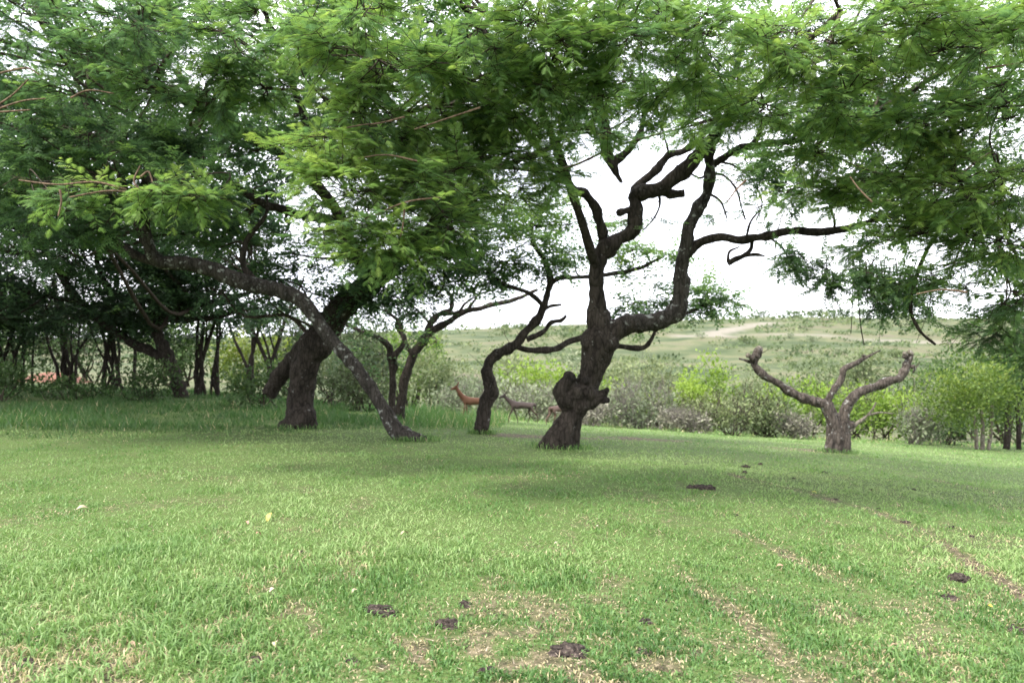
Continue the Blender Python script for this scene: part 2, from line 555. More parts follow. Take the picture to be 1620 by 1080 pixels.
class Tree:
    """a tree thing: trunk, limbs (each a part), branchwork and crown"""
    def __init__(s, name, base, label, cat='tree', group=None, bark='bark', leaf='acacia', lod='mid'):
        s.root = thing(name, base, label, cat, group)
        s.base = np.array(base); s.bark = M[bark]; s.leaf = M[leaf]; s.lod = lod
        s.nodes, s.nrad = [], []
        s.leaves, s.wood = Bag(), Bag()

    def limb(s, pts, name='limb', sides=11, rough=0.24, freq=7.0, mat=None, keep=True, n_per=6, label=None, twigs=3.0):
        """pts: (px, py, d, width px)"""
        q = np.array([list(P(a, b_, c)) + [w / F * c / 2] for a, b_, c, w in pts])
        sp = spline(q, n_per)
        if rough and len(sp) > 8:                    # knees, swellings and small swerves
            sd_ = random.random() * 90
            for i in range(2, len(sp) - 1):
                f_ = Vector(sp[i, :3]) * 2.6 + Vector((sd_, 0, 0))
                sp[i, :3] += np.array(mnoise.noise_vector(f_)) * min(sp[i, 3] * .55, .05)
                sp[i, 3] *= 1 + .28 * mnoise.noise(f_ * 1.9)
        V, pl = tube(sp[:, :3], np.maximum(sp[:, 3], 0.004), sides, rough, freq, random.random() * 50)
        if rough and keep and twigs:
            L = np.linalg.norm(np.diff(sp[:, :3], axis=0), axis=1).sum()
            for _ in range(int(L * twigs)):
                i = random.randrange(len(sp) // 4, len(sp)); a = sp[i, :3]
                dv = rng.normal(size=3); dv[2] = dv[2] * .7 + .1; dv /= np.linalg.norm(dv)
                l = .15 + .5 * random.random() ** 2
                b1 = a + dv * l * .5 + rng.normal(size=3) * l * .12; b2 = a + dv * l + rng.normal(size=3) * l * .2
                s.wood.add(*tube(spline([a, b1, b2], 2), np.linspace(.008, .003, 5), 3))
                if random.random() < .6:
                    b3 = b1 + (rng.normal(size=3) * .5 + dv) * l * .4
                    s.wood.add(*tube(spline([b1, (b1 + b3) / 2 + rng.normal(size=3) * l * .05, b3], 2), np.linspace(.005, .0025, 5), 3))
        if keep:
            s.nodes.extend(sp[:, :3]); s.nrad.extend(sp[:, 3])
        bg_ = Bag(); bg_.add(V, pl)
        o = bg_.build(name, mat or s.bark, s.root, True)
        if label: o['label'] = label
        return o

    def pad(s, px, py, d, hw, hh, dr, n, tint, lod=None, leaf=0.16, droop=0.25, link=True, out=0.6):
        lod = lod or s.lod
        n = int(n * THICK[lod])
        c = P(px, py, d)
        rad = np.array([hw / F * d, dr, hh / F * d])
        ns = max(2, int(n ** 0.5 * 0.9))
        sub = c + unit(ns) * (rng.random((ns, 1)) ** 0.4) * rad * 0.8
        if link and s.nodes:
            nd = np.array(s.nodes)
            k = np.argmin(np.linalg.norm(nd - c, axis=1) + np.maximum(0, nd[:, 2] - c[2]) * 0.6)
            a = nd[k]; L = np.linalg.norm(c - a)
            r0 = min(s.nrad[k] * 0.6, 0.012 + 0.018 * L)
            mids = [a + (c - a) * t + rng.normal(size=3) * L * 0.07 * math.sin(math.pi * t) for t in (0.3, 0.65)]
            pth = spline([a] + mids + [c], 4)
            rr_ = np.linspace(r0, max(0.008, r0 * 0.4), len(pth))
            s.wood.add(*tube(pth, rr_, 5))
        else:
            r0 = 0.025
        for q in sub:
            L = np.linalg.norm(q - c)
            m1 = c + (q - c) * 0.4 + rng.normal(size=3) * L * 0.12
            m2 = c + (q - c) * 0.75 + rng.normal(size=3) * L * 0.1
            pth = spline([c, m1, m2, q], 2)
            s.wood.add(*tube(pth, np.linspace(max(0.009, r0 * 0.4), 0.005, len(pth)), 3))
        # sprigs
        w = rng.integers(0, ns, n)
        o = sub[w]
        off = unit(n) * rad * rng.random((n, 1)) * 0.75
        dirv = (o + off - c) / (rad + 1e-6)
        dirv = dirv / (np.linalg.norm(dirv, axis=1)[:, None] + 1e-6) * out + unit(n) * 0.6
        dirv[:, 2] = dirv[:, 2] * 0.55 - droop * rng.random(n)
        dirv /= np.linalg.norm(dirv, axis=1)[:, None]
        Ls = leaf * (1.8 + 2.0 * rng.random(n))
        a0 = o + off * 0.55
        if lod == 'near':
            prisms(s.wood, o, a0, 0.005, 0.004)
        tip = a0 + dirv * Ls[:, None]
        prisms(s.wood, a0, tip, 0.004, 0.002)
        K = 9 if lod != 'far' else 7
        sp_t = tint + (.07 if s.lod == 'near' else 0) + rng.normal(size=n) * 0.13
        # paler tint on the upper sprigs of a pad, deeper on the lower
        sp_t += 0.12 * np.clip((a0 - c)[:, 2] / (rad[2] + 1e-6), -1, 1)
        for k in range(K):
            f = (k + 0.6) / K
            p = a0 + dirv * (Ls * f)[:, None]
            side = np.cross(dirv, [0, 0, 1.0]); side /= np.linalg.norm(side, axis=1)[:, None] + 1e-6
            sg = (1 if k % 2 else -1)
            ld = dirv * (0.55 + 0.5 * f) + side * sg * (1.0 - 0.5 * f) + unit(n) * 0.38
            up = np.tile([0, 0, 1.0], (n, 1)) + unit(n) * 0.55
            fr = frames(ld, up)
            sc = leaf * (0.6 + 0.8 * rng.random(n)) * (1 - 0.3 * f)
            stamp(s.leaves, FEATHER[lod], p, fr, sc, np.clip(sp_t + 0.16 * f + rng.normal(size=n) * 0.06, 0, 1))

    def finish(s):
        if s.wood.n:
            tag(s.wood.build('branches', M['twig'], s.root), kind='stuff')
        if s.leaves.n:
            tag(s.leaves.build('crown', s.leaf, s.root), kind='stuff')
        return s.root


def remesh(o, voxel, rough=0.0, freq=5.0):
    """fuse a part's tubes and lumps into one continuous skin"""
    mod = o.modifiers.new('r', 'REMESH')
    mod.mode = 'VOXEL'; mod.voxel_size = voxel; mod.use_smooth_shade = True
    sm_ = o.modifiers.new('s', 'SMOOTH'); sm_.iterations = 2; sm_.factor = 0.5
    dg = bpy.context.evaluated_depsgraph_get()
    dg.update()
    me2 = bpy.data.meshes.new_from_object(o.evaluated_get(dg))
    o.modifiers.clear()
    mats = list(o.data.materials)
    old = o.data
    o.data = me2
    bpy.data.meshes.remove(old)
    if not me2.materials:
        for mm in mats: me2.materials.append(mm)
    if rough:
        n = len(me2.vertices)
        co = np.empty(n * 3, np.float32); no = np.empty(n * 3, np.float32)
        me2.vertices.foreach_get('co', co); me2.vertices.foreach_get('normal', no)
        co = co.reshape(-1, 3); no = no.reshape(-1, 3)
        d = np.array([mnoise.noise(Vector((c[0] * freq, c[1] * freq, c[2] * freq * 0.45))) + 0.5 * mnoise.noise(Vector(c) * freq * 2.7) for c in co])
        co = co + no * (d * rough)[:, None]
        me2.vertices.foreach_set('co', co.astype(np.float32).ravel())
        me2.update()
    me2.polygons.foreach_set('use_smooth', np.ones(len(me2.polygons), bool))
    return o


def lump(bag, px, py, d, rpx, sq=(1, 1, 1)):
    bm = bmesh.new()
    bmesh.ops.create_icosphere(bm, subdivisions=3, radius=rpx / F * d)
    c = P(px, py, d)
    v = np.array([[w.co.x * sq[0], w.co.y * sq[1], w.co.z * sq[2]] for w in bm.verts]) + c
    f = np.array([[q.index for q in fc.verts] for fc in bm.faces])
    bm.free()
    bag.add(v, [f])


def ptube(bag, pts, sides=14, n_per=5, rough=0.0):
    q = np.array([list(P(a, b_, c)) + [w / F * c / 2] for a, b_, c, w in pts])
    sp = spline(q, n_per)
    bag.add(*tube(sp[:, :3], sp[:, 3], sides, rough))
    return sp


# ------------------------------------------------------------------ the big acacia with the burl
g0 = ground(887, 709)
D0 = float(g0[1])
T = Tree('acacia_tree', g0, 'big gnarled acacia with swollen burled trunk, its wide feathery crown filling the top', bark='bark', lod='near')
bag = Bag()
sp = ptube(bag, [(878, 728, D0, 70), (883, 708, D0, 52), (893, 680, D0, 42), (905, 657, D0, 36), (916, 632, D0, 40), (930, 605, D0, 36), (938, 582, D0, 40), (944, 560, D0, 50), (948, 538, D0, 58), (950, 520, D0, 40), (948, 495, D0, 26)])
T.nodes.extend(sp[:, :3]); T.nrad.extend(sp[:, 3])
ptube(bag, [(852, 722, D0 - .15, 22), (868, 700, D0 - .1, 26), (888, 672, D0, 26)], 10)
ptube(bag, [(912, 722, D0 + .1, 20), (906, 695, D0, 24), (911, 665, D0, 22)], 10)
ptube(bag, [(950, 548, D0, 46), (972, 522, D0, 36), (1005, 511, D0, 29)], 12)
ptube(bag, [(912, 645, D0, 34), (894, 630, D0 - .1, 32), (889, 614, D0 - .15, 26), (901, 599, D0 - .2, 20)], 12)
ptube(bag, [(930, 640, D0 - .05, 26), (946, 630, D0 - .1, 20), (959, 633, D0 - .1, 13)], 10)
ptube(bag, [(944, 630, D0 - .1, 16), (953, 622, D0 - .1, 13), (960, 617, D0 - .1, 10)], 10)
for a in ((902, 598, 11), (887, 619, 13), (896, 632, 14), (912, 622, 15), (927, 604, 8), (929, 622, 15), (922, 640, 13), (966, 545, 14), (934, 543, 14), (917, 647, 9)):
    lump(bag, a[0], a[1], D0 - 0.14, a[2])
o = bag.build('trunk', T.bark, T.root)
remesh(o, 0.03, 0.03, 7.0)
# the cut branch ends on the burl
for px, py, r in ((902, 597, 9), (927, 602, 6.5), (960, 617, 4.5), (960, 633, 5)):
    bag = Bag(); lump(bag, px, py, D0 - 0.26, r, (1, .5, 1)); bag.build('branch_scar', M['cut'], T.root, True)

d = D0
T.limb([(949, 530, d, 40), (945, 480, d, 30), (947, 430, d - .1, 26), (953, 398, d - .1, 27), (962, 383, d - .1, 24)])
T.limb([(956, 398, d - .1, 20), (955, 378, d - .1, 17), (949, 353, d - .2, 15), (942, 326, d - .3, 14), (930, 311, d - .5, 14), (908, 298, d - .9, 12), (880, 270, d - 1.6, 11), (840, 220, d - 2.6, 10), (790, 160, d - 3.8, 9), (740, 90, d - 5, 8)])
T.limb([(953, 400, d - .1, 26), (972, 382, d - .1, 24), (990, 371, d - .1, 23), (1003, 357, d - .1, 24), (1004, 330, d - .1, 25), (1003, 311, d - .1, 26), (1020, 304, d - .15, 25), (1042, 300, d - .2, 24), (1066, 283, d - .3, 23), (1092, 259, d - .5, 22), (1110, 240, d - .7, 20), (1140, 200, d - 1.2, 18), (1190, 150, d - 2.2, 14), (1250, 90, d - 3.4, 12), (1330, 20, d - 4.6, 10)])
T.limb([(1003, 330, d - .1, 13), (990, 334, d - .2, 12), (978, 338, d - .3, 11)], 'cut_stub', mat=M['bark'], keep=False)
T.limb([(1040, 305, d, 13), (1062, 306, d, 14), (1083, 306, d - .1, 12)], 'cut_stub', keep=False)
T.limb([(1003, 310, d, 17), (1012, 290, d + .1, 14), (1038, 270, d + .2, 13), (1050, 255, d + .3, 12), (1062, 244, d + .3, 11), (1085, 236, d + .4, 10), (1120, 205, d + .6, 9), (1150, 150, d + 1, 8), (1180, 60, d + 1.5, 7)])
T.limb([(968, 524, d, 34), (1000, 513, d, 29), (1032, 510, d, 28), (1056, 503, d, 29), (1071, 488, d, 30), (1076, 462, d, 25), (1078, 430, d, 23), (1080, 400, d, 23), (1088, 365, d, 19), (1098, 342, d, 18), (1115, 312, d, 18), (1123, 285, d, 17), (1124, 255, d - .1, 17), (1128, 225, d - .3, 14), (1160, 170, d - .2, 12), (1230, 120, d + .2, 10), (1330, 80, d + .5, 8)], mat=M['barklichen'])
T.limb([(1081, 415, d, 15), (1090, 398, d, 15), (1108, 383, d, 14), (1135, 377, d - .2, 13), (1180, 379, d - .5, 14), (1215, 375, d - .7, 14), (1245, 367, d - 1, 13), (1285, 366, d - 1.3, 12), (1340, 360, d - 1.9, 11), (1410, 340, d - 2.6, 10), (1490, 320, d - 3.4, 9), (1580, 290, d - 4.2, 7)])
T.limb([(1124, 262, d, 14), (1150, 245, d - .2, 12), (1185, 232, d - .6, 12), (1230, 225, d - 1.2, 11), (1300, 215, d - 2.2, 10), (1380, 180, d - 3.2, 9), (1480, 120, d - 4.4, 8), (1600, 60, d - 5.2, 7)])
T.limb([(1179, 232, d - .6, 9), (1195, 222, d - .6, 8), (1203, 205, d - .7, 6), (1206, 185, d - .7, 4)], keep=False)
# broken limb hanging out of the crown and its side branch
T.limb([(852, 165, d - 3, 10), (885, 140, d - 2.2, 11), (920, 140, d - 1.4, 13), (945, 165, d - .8, 16), (957, 205, d - .5, 19), (963, 245, d - .5, 18), (973, 270, d - .5, 12), (984, 289, d - .5, 4)])
T.limb([(969, 262, d - .5, 14), (985, 246, d - .5, 12), (1003, 228, d - .5, 11), (1013, 212, d - .5, 9), (1018, 190, d - .6, 7), (1022, 150, d - .8, 6)])
T.limb([(1006, 226, d - .5, 4), (1022, 208, d - .5, 3.5), (1040, 203, d - .5, 3)], keep=False)
T.limb([(1048, 203, d, 3.5), (1052, 220, d, 3), (1058, 244, d, 3)], keep=False)
# a long dead fork hanging below the right-hand limb
T.limb([(1190, 378, d - .5, 6), (1187, 395, d - .5, 6), (1175, 405, d - .5, 8), (1160, 410, d - .5, 9), (1152, 418, d - .5, 6)], keep=False)
T.limb([(1175, 405, d - .5, 6), (1195, 402, d - .5, 5), (1210, 405, d - .5, 3)], keep=False)
T.limb([(1152, 415, d - .5, 5), (1154, 398, d - .5, 4), (1170, 390, d - .5, 3)], keep=False)
# high boughs that carry the crown forward over the lawn
T.limb([(947, 430, d - .1, 16), (920, 350, d - .8, 14), (880, 230, d - 2, 13), (845, 155, d - 3.3, 13), (810, 100, d - 4.3, 12), (760, 46, d - 5.0, 11), (724, 0, d - 5.5, 10), (660, -80, d - 6, 8)], rough=.1)
T.limb([(880, 230, d - 2, 10), (800, 260, d - 3.4, 9), (720, 270, d - 4.8, 8), (640, 290, d - 5.8, 6), (580, 300, d - 6.3, 4)], rough=.1)
T.limb([(845, 155, d - 3.3, 9), (740, 160, d - 4.6, 8), (640, 180, d - 5.8, 6), (540, 215, d - 6.2, 4)], rough=.1)
# side twig and a bent low branch
for pts in (((1124, 275), (1145, 278), (1165, 300), (1172, 325), (1180, 348)), ((1125, 255), (1160, 262), (1190, 285), (1205, 320), (1196, 350)), ((1118, 305), (1140, 318), (1150, 345)), ((1124, 268), (1108, 282), (1085, 270), (1070, 262)), ((1042, 306), (1044, 325), (1035, 345), (1020, 362)), ((1180, 378), (1188, 350), (1205, 330)), ((1215, 374), (1240, 395), (1250, 425))):
    T.limb([(a, b_, D0, 4.5 - 3 * i / len(pts)) for i, (a, b_) in enumerate(pts)], 'twig', sides=5, rough=.05, keep=True, twigs=8)

NEAR = [  # px, py, d, half width, half height, depth radius, sprigs, tint
    (505, 232, 8.0, 75, 34, .8, 26, .62), (600, 205, 8.2, 100, 45, .9, 40, .55), (700, 190, 8.6, 90, 45, .9, 36, .45), (560, 300, 8.0, 80, 40, .8, 34, .58),
    (660, 285, 8.3, 100, 45, .9, 46, .52), (600, 355, 8.0, 85, 28, .7, 26, .55), (690, 365, 8.3, 70, 32, .8, 26, .42), (745, 250, 9.0, 80, 55, .9, 34, .42), (735, 335, 8.7, 70, 42, .9, 30, .42),
    (810, 240, 9.0, 70, 38, .9, 24, .5), (870, 275, 9.6, 50, 22, .7, 14, .5), (610, 395, 8.0, 70, 20, .6, 18, .5), (545, 380, 8.2, 50, 18, .6, 10, .5), (680, 405, 8.4, 55, 18, .6, 12, .45), (800, 310, 9.6, 50, 26, .7, 14, .5),
    (470, 60, 8.2, 100, 55, 1, 34, .42), (600, 95, 7.6, 110, 50, 1, 44, .55), (560, 20, 7.6, 120, 50, 1, 36, .5), (740, 60, 8, 110, 55, 1, 44, .5), (720, 130, 8, 100, 45, 1, 34, .46), (870, 100, 8, 100, 55, 1, 44, .52),
    (850, 30, 7.8, 100, 50, 1, 36, .55), (830, 180, 8.6, 85, 32, .9, 28, .48), (985, 60, 8, 110, 60, 1, 44, .46), (960, 150, 8.8, 85, 35, .9, 28, .42), (920, 205, 9.4, 55, 22, .7, 12, .42),
    (1110, 50, 8, 110, 60, 1, 42, .52), (1090, 130, 8.8, 95, 40, .9, 34, .5), (1130, 190, 9.6, 70, 30, .8, 20, .5), (1240, 70, 8, 110, 60, 1, 44, .6), (1210, 165, 9.0, 90, 40, .9, 32, .52),
    (1370, 50, 8, 110, 55, 1, 42, .55), (1340, 150, 8.4, 100, 50, 1, 40, .5), (1490, 80, 8, 100, 60, 1, 42, .5), (1600, 50, 7.8, 90, 60, 1, 40, .48), (1460, 200, 8.4, 100, 45, 1, 38, .42),
    (1580, 170, 8.2, 100, 55, 1, 40, .42), (1290, 235, 9.4, 85, 35, .9, 28, .46), (1400, 280, 9.2, 95, 38, .9, 34, .5), (1520, 285, 8.6, 100, 45, 1, 40, .62), (1620, 280, 8.4, 80, 55, 1, 32, .5),
    (1250, 300, 10.6, 70, 26, .8, 18, .46), (1340, 325, 10.0, 80, 28, .8, 24, .5), (1460, 370, 9.4, 95, 32, .9, 32, .46), (1580, 380, 9.0, 85, 42, .9, 34, .46), (1390, 385, 10.6, 70, 20, .8, 14, .4),
    (1500, 440, 10.0, 70, 30, .8, 20, .36), (1600, 460, 9.4, 70, 42, .9, 26, .4), (1585, 520, 10.0, 55, 30, .8, 14, .3), (1650, 560, 10, 60, 50, .9, 16, .3),
]
for a in ((1165, 290, D0, 40, 22, .6, 8, .35), (1205, 325, D0, 40, 20, .6, 8, .35), (1150, 335, D0, 26, 14, .5, 4, .35), (1235, 345, D0 - .6, 40, 18, .6, 9, .4), (1180, 255, D0 - .5, 40, 18, .6, 9, .4), (1030, 345, D0, 22, 14, .4, 3, .35), (1050, 215, D0, 30, 10, .5, 4, .35), (900, 250, D0 - 1, 40, 20, .7, 10, .4), (940, 170, D0 - 2.5, 60, 26, .9, 26, .4), (1010, 175, D0 - 2, 60, 24, .9, 24, .42), (1080, 190, D0 - 1.5, 55, 20, .8, 18, .42), (890, 200, D0 - 2.5, 50, 26, .9, 20, .4), (1140, 215, D0 - 1, 50, 20, .8, 14, .42), (1000, 120, D0 - 2.5, 80, 30, 1, 26, .4), (1120, 130, D0 - 2, 80, 30, 1, 26, .42), (870, 130, D0 - 3, 70, 30, 1, 24, .4), (1210, 250, D0 - 1.5, 50, 22, .8, 16, .42), (1180, 50, D0 - 3, 90, 40, 1, 24, .42), (560, 60, D0 - 3, 90, 40, 1, 22, .4)):
    T.pad(*a, lod='mid', leaf=.13)
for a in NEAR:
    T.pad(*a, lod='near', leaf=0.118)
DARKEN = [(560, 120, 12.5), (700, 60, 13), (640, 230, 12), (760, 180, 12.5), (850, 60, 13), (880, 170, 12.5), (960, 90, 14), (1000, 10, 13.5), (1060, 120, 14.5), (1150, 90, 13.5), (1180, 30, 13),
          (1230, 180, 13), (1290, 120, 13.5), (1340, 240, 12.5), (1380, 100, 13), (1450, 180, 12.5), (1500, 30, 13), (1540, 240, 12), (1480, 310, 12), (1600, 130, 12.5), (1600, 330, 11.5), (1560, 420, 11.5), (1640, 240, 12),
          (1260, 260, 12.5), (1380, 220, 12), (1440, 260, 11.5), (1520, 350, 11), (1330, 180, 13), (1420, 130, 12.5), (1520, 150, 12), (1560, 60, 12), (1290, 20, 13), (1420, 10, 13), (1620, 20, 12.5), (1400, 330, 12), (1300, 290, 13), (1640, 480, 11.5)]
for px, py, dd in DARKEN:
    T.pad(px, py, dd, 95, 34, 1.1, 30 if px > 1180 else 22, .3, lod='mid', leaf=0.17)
# the crown goes on above the frame
for k in range(13):
    px = 430 + 1350 * rng.random(); dd = 8 + 8 * rng.random()
    T.pad(px, -70 - 260 * rng.random(), dd, 130, 45, 1.3, 26, .45, lod='far', leaf=0.22)
for px, py, dd in ((1720, 120, 9), (1780, 260, 9), (1740, 380, 9.5), (1800, 60, 9), (1850, 180, 10), (1720, 480, 10)):
    T.pad(px, py, dd, 110, 60, 1.2, 36, .45, lod='far', leaf=0.22)
# thin hanging sprays against the sky on the right
for k in range(34):
    px = 1225 + 260 * rng.random()
    top = 372 + (px - 1180) * 0.15 + 20 * rng.random()
    L = (25 + 55 * rng.random()) * (0.6 + 0.9 * (px - 1180) / 300)
    dd = D0 - 1.2 - 1.8 * rng.random()
    a = P(px, top, dd); e = P(px + rng.normal() * 14, top + L, dd)
    mid = (a + e) / 2 + rng.normal(size=3) * 0.06
    T.wood.add(*tube(spline([a, mid, e], 5), np.linspace(0.010, 0.003, 11), 4))
    T.pad(px + rng.normal() * 8, top + L * 0.55, dd, 16, L * 0.4, .25, 7, .25, lod='mid', leaf=0.13, droop=.7, link=False)
T.limb([(1500, 340, D0 - 3.4, 8), (1455, 420, D0 - 3.2, 6), (1440, 480, D0 - 3, 5), (1452, 520, D0 - 3, 5), (1480, 545, D0 - 3, 4)], keep=False)
T.limb([(1364, 372, D0 - 2, 2), (1358, 450, D0 - 2, 2), (1361, 510, D0 - 2, 2.2), (1367, 546, D0 - 2, 1.5)], 'hanging_vine', sides=5, rough=0, keep=False)
T.limb([(1350, 372, D0 - 2, 1.5), (1349, 470, D0 - 2, 1.5), (1346, 528, D0 - 2, 1.2)], 'hanging_vine', sides=5, rough=0, keep=False)
# bare reddish shoots that show among the green
for pts in (((700, 312), (650, 318), (610, 332), (575, 350)), ((640, 185), (600, 195), (560, 200), (470, 222)), ((660, 255), (610, 245), (560, 252)), ((760, 170), (700, 190), (655, 205)), ((1180, 285), (1165, 300), (1150, 320)),
            ((1560, 108), (1600, 102), (1640, 95)), ((1380, 320), (1360, 300), (1345, 280)), ((640, 330), (637, 360), (633, 375)), ((1530, 462), (1490, 458), (1450, 465))):
    T.limb([(a, b_, 7.6, 3.5 - 2.2 * i / len(pts)) for i, (a, b_) in enumerate(pts)], 'bare_shoot', sides=5, rough=0, mat=M['paletwig'], keep=False)
T.finish()

# ------------------------------------------------------------------ the thin twisted tree beside it
g1 = ground(762, 686); d = float(g1[1])
T = Tree('acacia_tree', g1, 'slender twisted acacia with kinked dark stem, left of the burled trunk', bark='bark', lod='mid')
T.limb([(761, 692, d, 24), (764, 665, d, 22), (769, 640, d, 21), (776, 618, d, 21), (775, 600, d, 18), (771, 588, d, 17), (776, 572, d, 17), (792, 558, d, 16), (812, 547, d, 16), (824, 531, d, 13), (845, 511, d, 14), (860, 490, d, 13), (866, 470, d, 11), (871, 444, d, 10), (862, 415, d + .3, 9), (845, 385, d + .5, 7), (840, 350, d + .8, 6)], 'trunk', sides=12)
T.limb([(815, 547, d, 10), (845, 554, d + .2, 10), (878, 551, d + .4, 10), (920, 536, d + .8, 10), (978, 548, d + 1, 9), (1014, 550, d + 1, 8), (1029, 541, d + 1, 7), (1036, 524, d + 1, 5)])
T.limb([(833, 537, d, 9), (850, 530, d, 8), (862, 522, d, 8), (873, 510, d, 7), (888, 506, d, 6), (896, 499, d, 4)])
T.limb([(868, 455, d, 9), (885, 440, d, 8), (920, 438, d + .4, 7), (960, 434, d + .8, 7), (1010, 425, d + 1.2, 6), (1050, 405, d + 1.6, 5)])
T.limb([(860, 490, d, 7), (872, 484, d, 5), (888, 482, d, 4)], keep=False)
T.limb([(862, 485, d, 8), (840, 465, d - .2, 7), (800, 450, d - .3, 6), (770, 430, d - .2, 5)])
T.limb([(1036, 524, d + 1, 5), (1065, 505, d + 1.2, 5), (1110, 485, d + 1.6, 5), (1150, 470, d + 2, 4)])
for a in ((800, 345, d, 60, 18, 1, 28, .6), (860, 330, d + 1, 60, 18, 1, 26, .6), (900, 355, d + 1, 50, 14, 1, 16, .55), (830, 385, d, 60, 13, 1, 20, .5), (790, 415, d - .4, 60, 15, 1, 26, .5), (860, 415, d, 50, 13, 1, 20, .45), (900, 400, d + .8, 40, 12, .8, 12, .5),
          (765, 445, d, 40, 12, .8, 12, .4), (1000, 395, d + 1, 50, 16, 1, 18, .55), (1050, 400, d + 1.4, 40, 14, .8, 12, .5), (985, 350, d + 1.6, 30, 16, .8, 10, .55), (1020, 440, d + 1.4, 50, 10, .8, 9, .4),
          (1000, 480, d + 1, 45, 14, .8, 12, .35), (1045, 470, d + 1.2, 40, 14, .8, 12, .35), (1020, 500, d + 1, 40, 9, .6, 9, .3), (1115, 465, d + 1.8, 38, 12, .8, 22, .5), (1145, 475, d + 2, 32, 9, .7, 14, .45), (1105, 485, d + 1.8, 30, 8, .6, 8, .35)):
    T.pad(*a[:6], int(a[6] * 2.6), a[7], lod='far', leaf=0.18)
T.finish()

# ------------------------------------------------------------------ the two crossing trunks on the left
g2 = ground(474, 677); d = float(g2[1])
T = Tree('acacia_tree', g2, 'stout old acacia with thick leaning trunk, behind the slim slanting trunk that crosses it', bark='bark', lod='mid')
bag = Bag()
sp = ptube(bag, [(470, 690, d, 60), (472, 672, d, 48), (474, 640, d, 44), (478, 603, d, 42), (491, 560, d, 44), (515, 523, d, 44), (543, 485, d - .2, 42), (587, 447, d - .5, 37), (622, 410, d - .8, 33), (655, 378, d - 1.2, 29)])
T.nodes.extend(sp[:, :3]); T.nrad.extend(sp[:, 3])
ptube(bag, [(424, 625, d + .6, 26), (440, 600, d + .5, 26), (462, 570, d + .3, 28), (492, 540, d, 30)], 10)
lump(bag, 476, 660, d - .1, 25); lump(bag, 500, 545, d - .1, 27); lump(bag, 455, 676, d, 16); lump(bag, 488, 676, d, 15)
remesh(bag.build('trunk', M['bark'], T.root), 0.05, 0.06, 4.0)
T.limb([(600, 435, d - .6, 30), (560, 400, d - 1, 24), (540, 350, d - 1.6, 20), (500, 290, d - 2.2, 17), (420, 230, d - 2.8, 14), (330, 180, d - 3.4, 12), (230, 130, d - 4, 9)])
T.limb([(640, 392, d - 1, 28), (690, 350, d - 1.6, 22), (700, 290, d - 2, 18), (660, 220, d - 2.6, 15), (600, 140, d - 3, 12), (560, 40, d - 3.4, 10), (540, -80, d - 4, 8)])
T.limb([(655, 378, d - 1.2, 26), (690, 395, d - 1, 16), (730, 405, d - .6, 10), (765, 400, d - .3, 6)])
T.limb([(540, 350, d - 1.6, 16), (440, 330, d - 1.6, 13), (380, 300, d - 1.8, 11), (300, 240, d - 2, 9), (200, 230, d - 2, 7)])
T.limb([(500, 290, d - 2.2, 13), (480, 180, d - 2.6, 11), (440, 80, d - 3, 9), (400, -40, d - 3.4, 7)])
T.limb([(585, 205, d - 2.8, 13), (560, 195, d - 2.8, 12), (520, 215, d - 2.8, 10), (440, 215, d - 2.6, 9), (360, 200, d - 2.6, 6)])
for a in ((690, 420, 80, 24, 90, .25), (650, 440, 60, 20, 50, .2), (720, 400, 50, 22, 50, .3), (735, 430, 40, 16, 30, .25), (620, 440, 50, 18, 30, .15), (620, 400, 60, 24, 34, .2), (560, 430, 60, 18, 22, .2), (520, 400, 60, 22, 24, .25), (450, 370, 50, 16, 14, .3), (690, 470, 50, 12, 10, .2), (740, 440, 30, 12, 10, .3), (370, 345, 60, 20, 26, .2), (460, 400, 60, 20, 26, .2), (330, 390, 60, 18, 24, .2), (400, 425, 55, 14, 16, .2), (500, 350, 60, 22, 24, .25), (420, 470, 50, 14, 14, .15), (350, 460, 50, 14, 14, .15), (470, 445, 60, 18, 28, .15), (560, 470, 60, 18, 26, .15), (640, 480, 60, 14, 22, .2), (600, 455, 60, 16, 24, .2), (510, 475, 50, 16, 22, .12), (440, 440, 50, 16, 22, .15)):
    T.pad(a[0], a[1], d - .5, a[2], a[3], 1.4, a[4], a[5], lod='far', leaf=0.19)
for px in range(30, 780, 92):
    for py in range(-70, 360, 62):
        x, y = px + rng.normal() * 26, py + rng.normal() * 18
        if (380 < x < 470 and 285 < y < 350) or (270 < x < 345 and 215 < y < 250) or (490 < x < 560 and 225 < y < 265) or (60 < y < 110 and x < 70) or (500 < x < 560 and 60 < y < 110):
            continue
        n = (40 if x < 420 else 32) if y > 100 else 26
        T.pad(x, y, d - 4.5 + 4 * rng.random(), 72, 24, 1.2, n, .22 + .14 * rng.random() + .1 * (y < 120), lod='mid', leaf=0.19)
for k in range(15):                                 # and on to the left, outside the frame
    T.pad(-520 + 470 * rng.random(), -100 + 420 * rng.random(), 11 + 9 * rng.random(), 110, 36, 1.4, 26, .3, lod='far', leaf=0.28)
for k in range(14):                                 # the crown goes on above the frame
    T.pad(-180 + 820 * rng.random(), -60 - 300 * rng.random(), 9 + 5.5 * rng.random(), 130, 40, 1.3, 30, .4, lod='far', leaf=0.24)
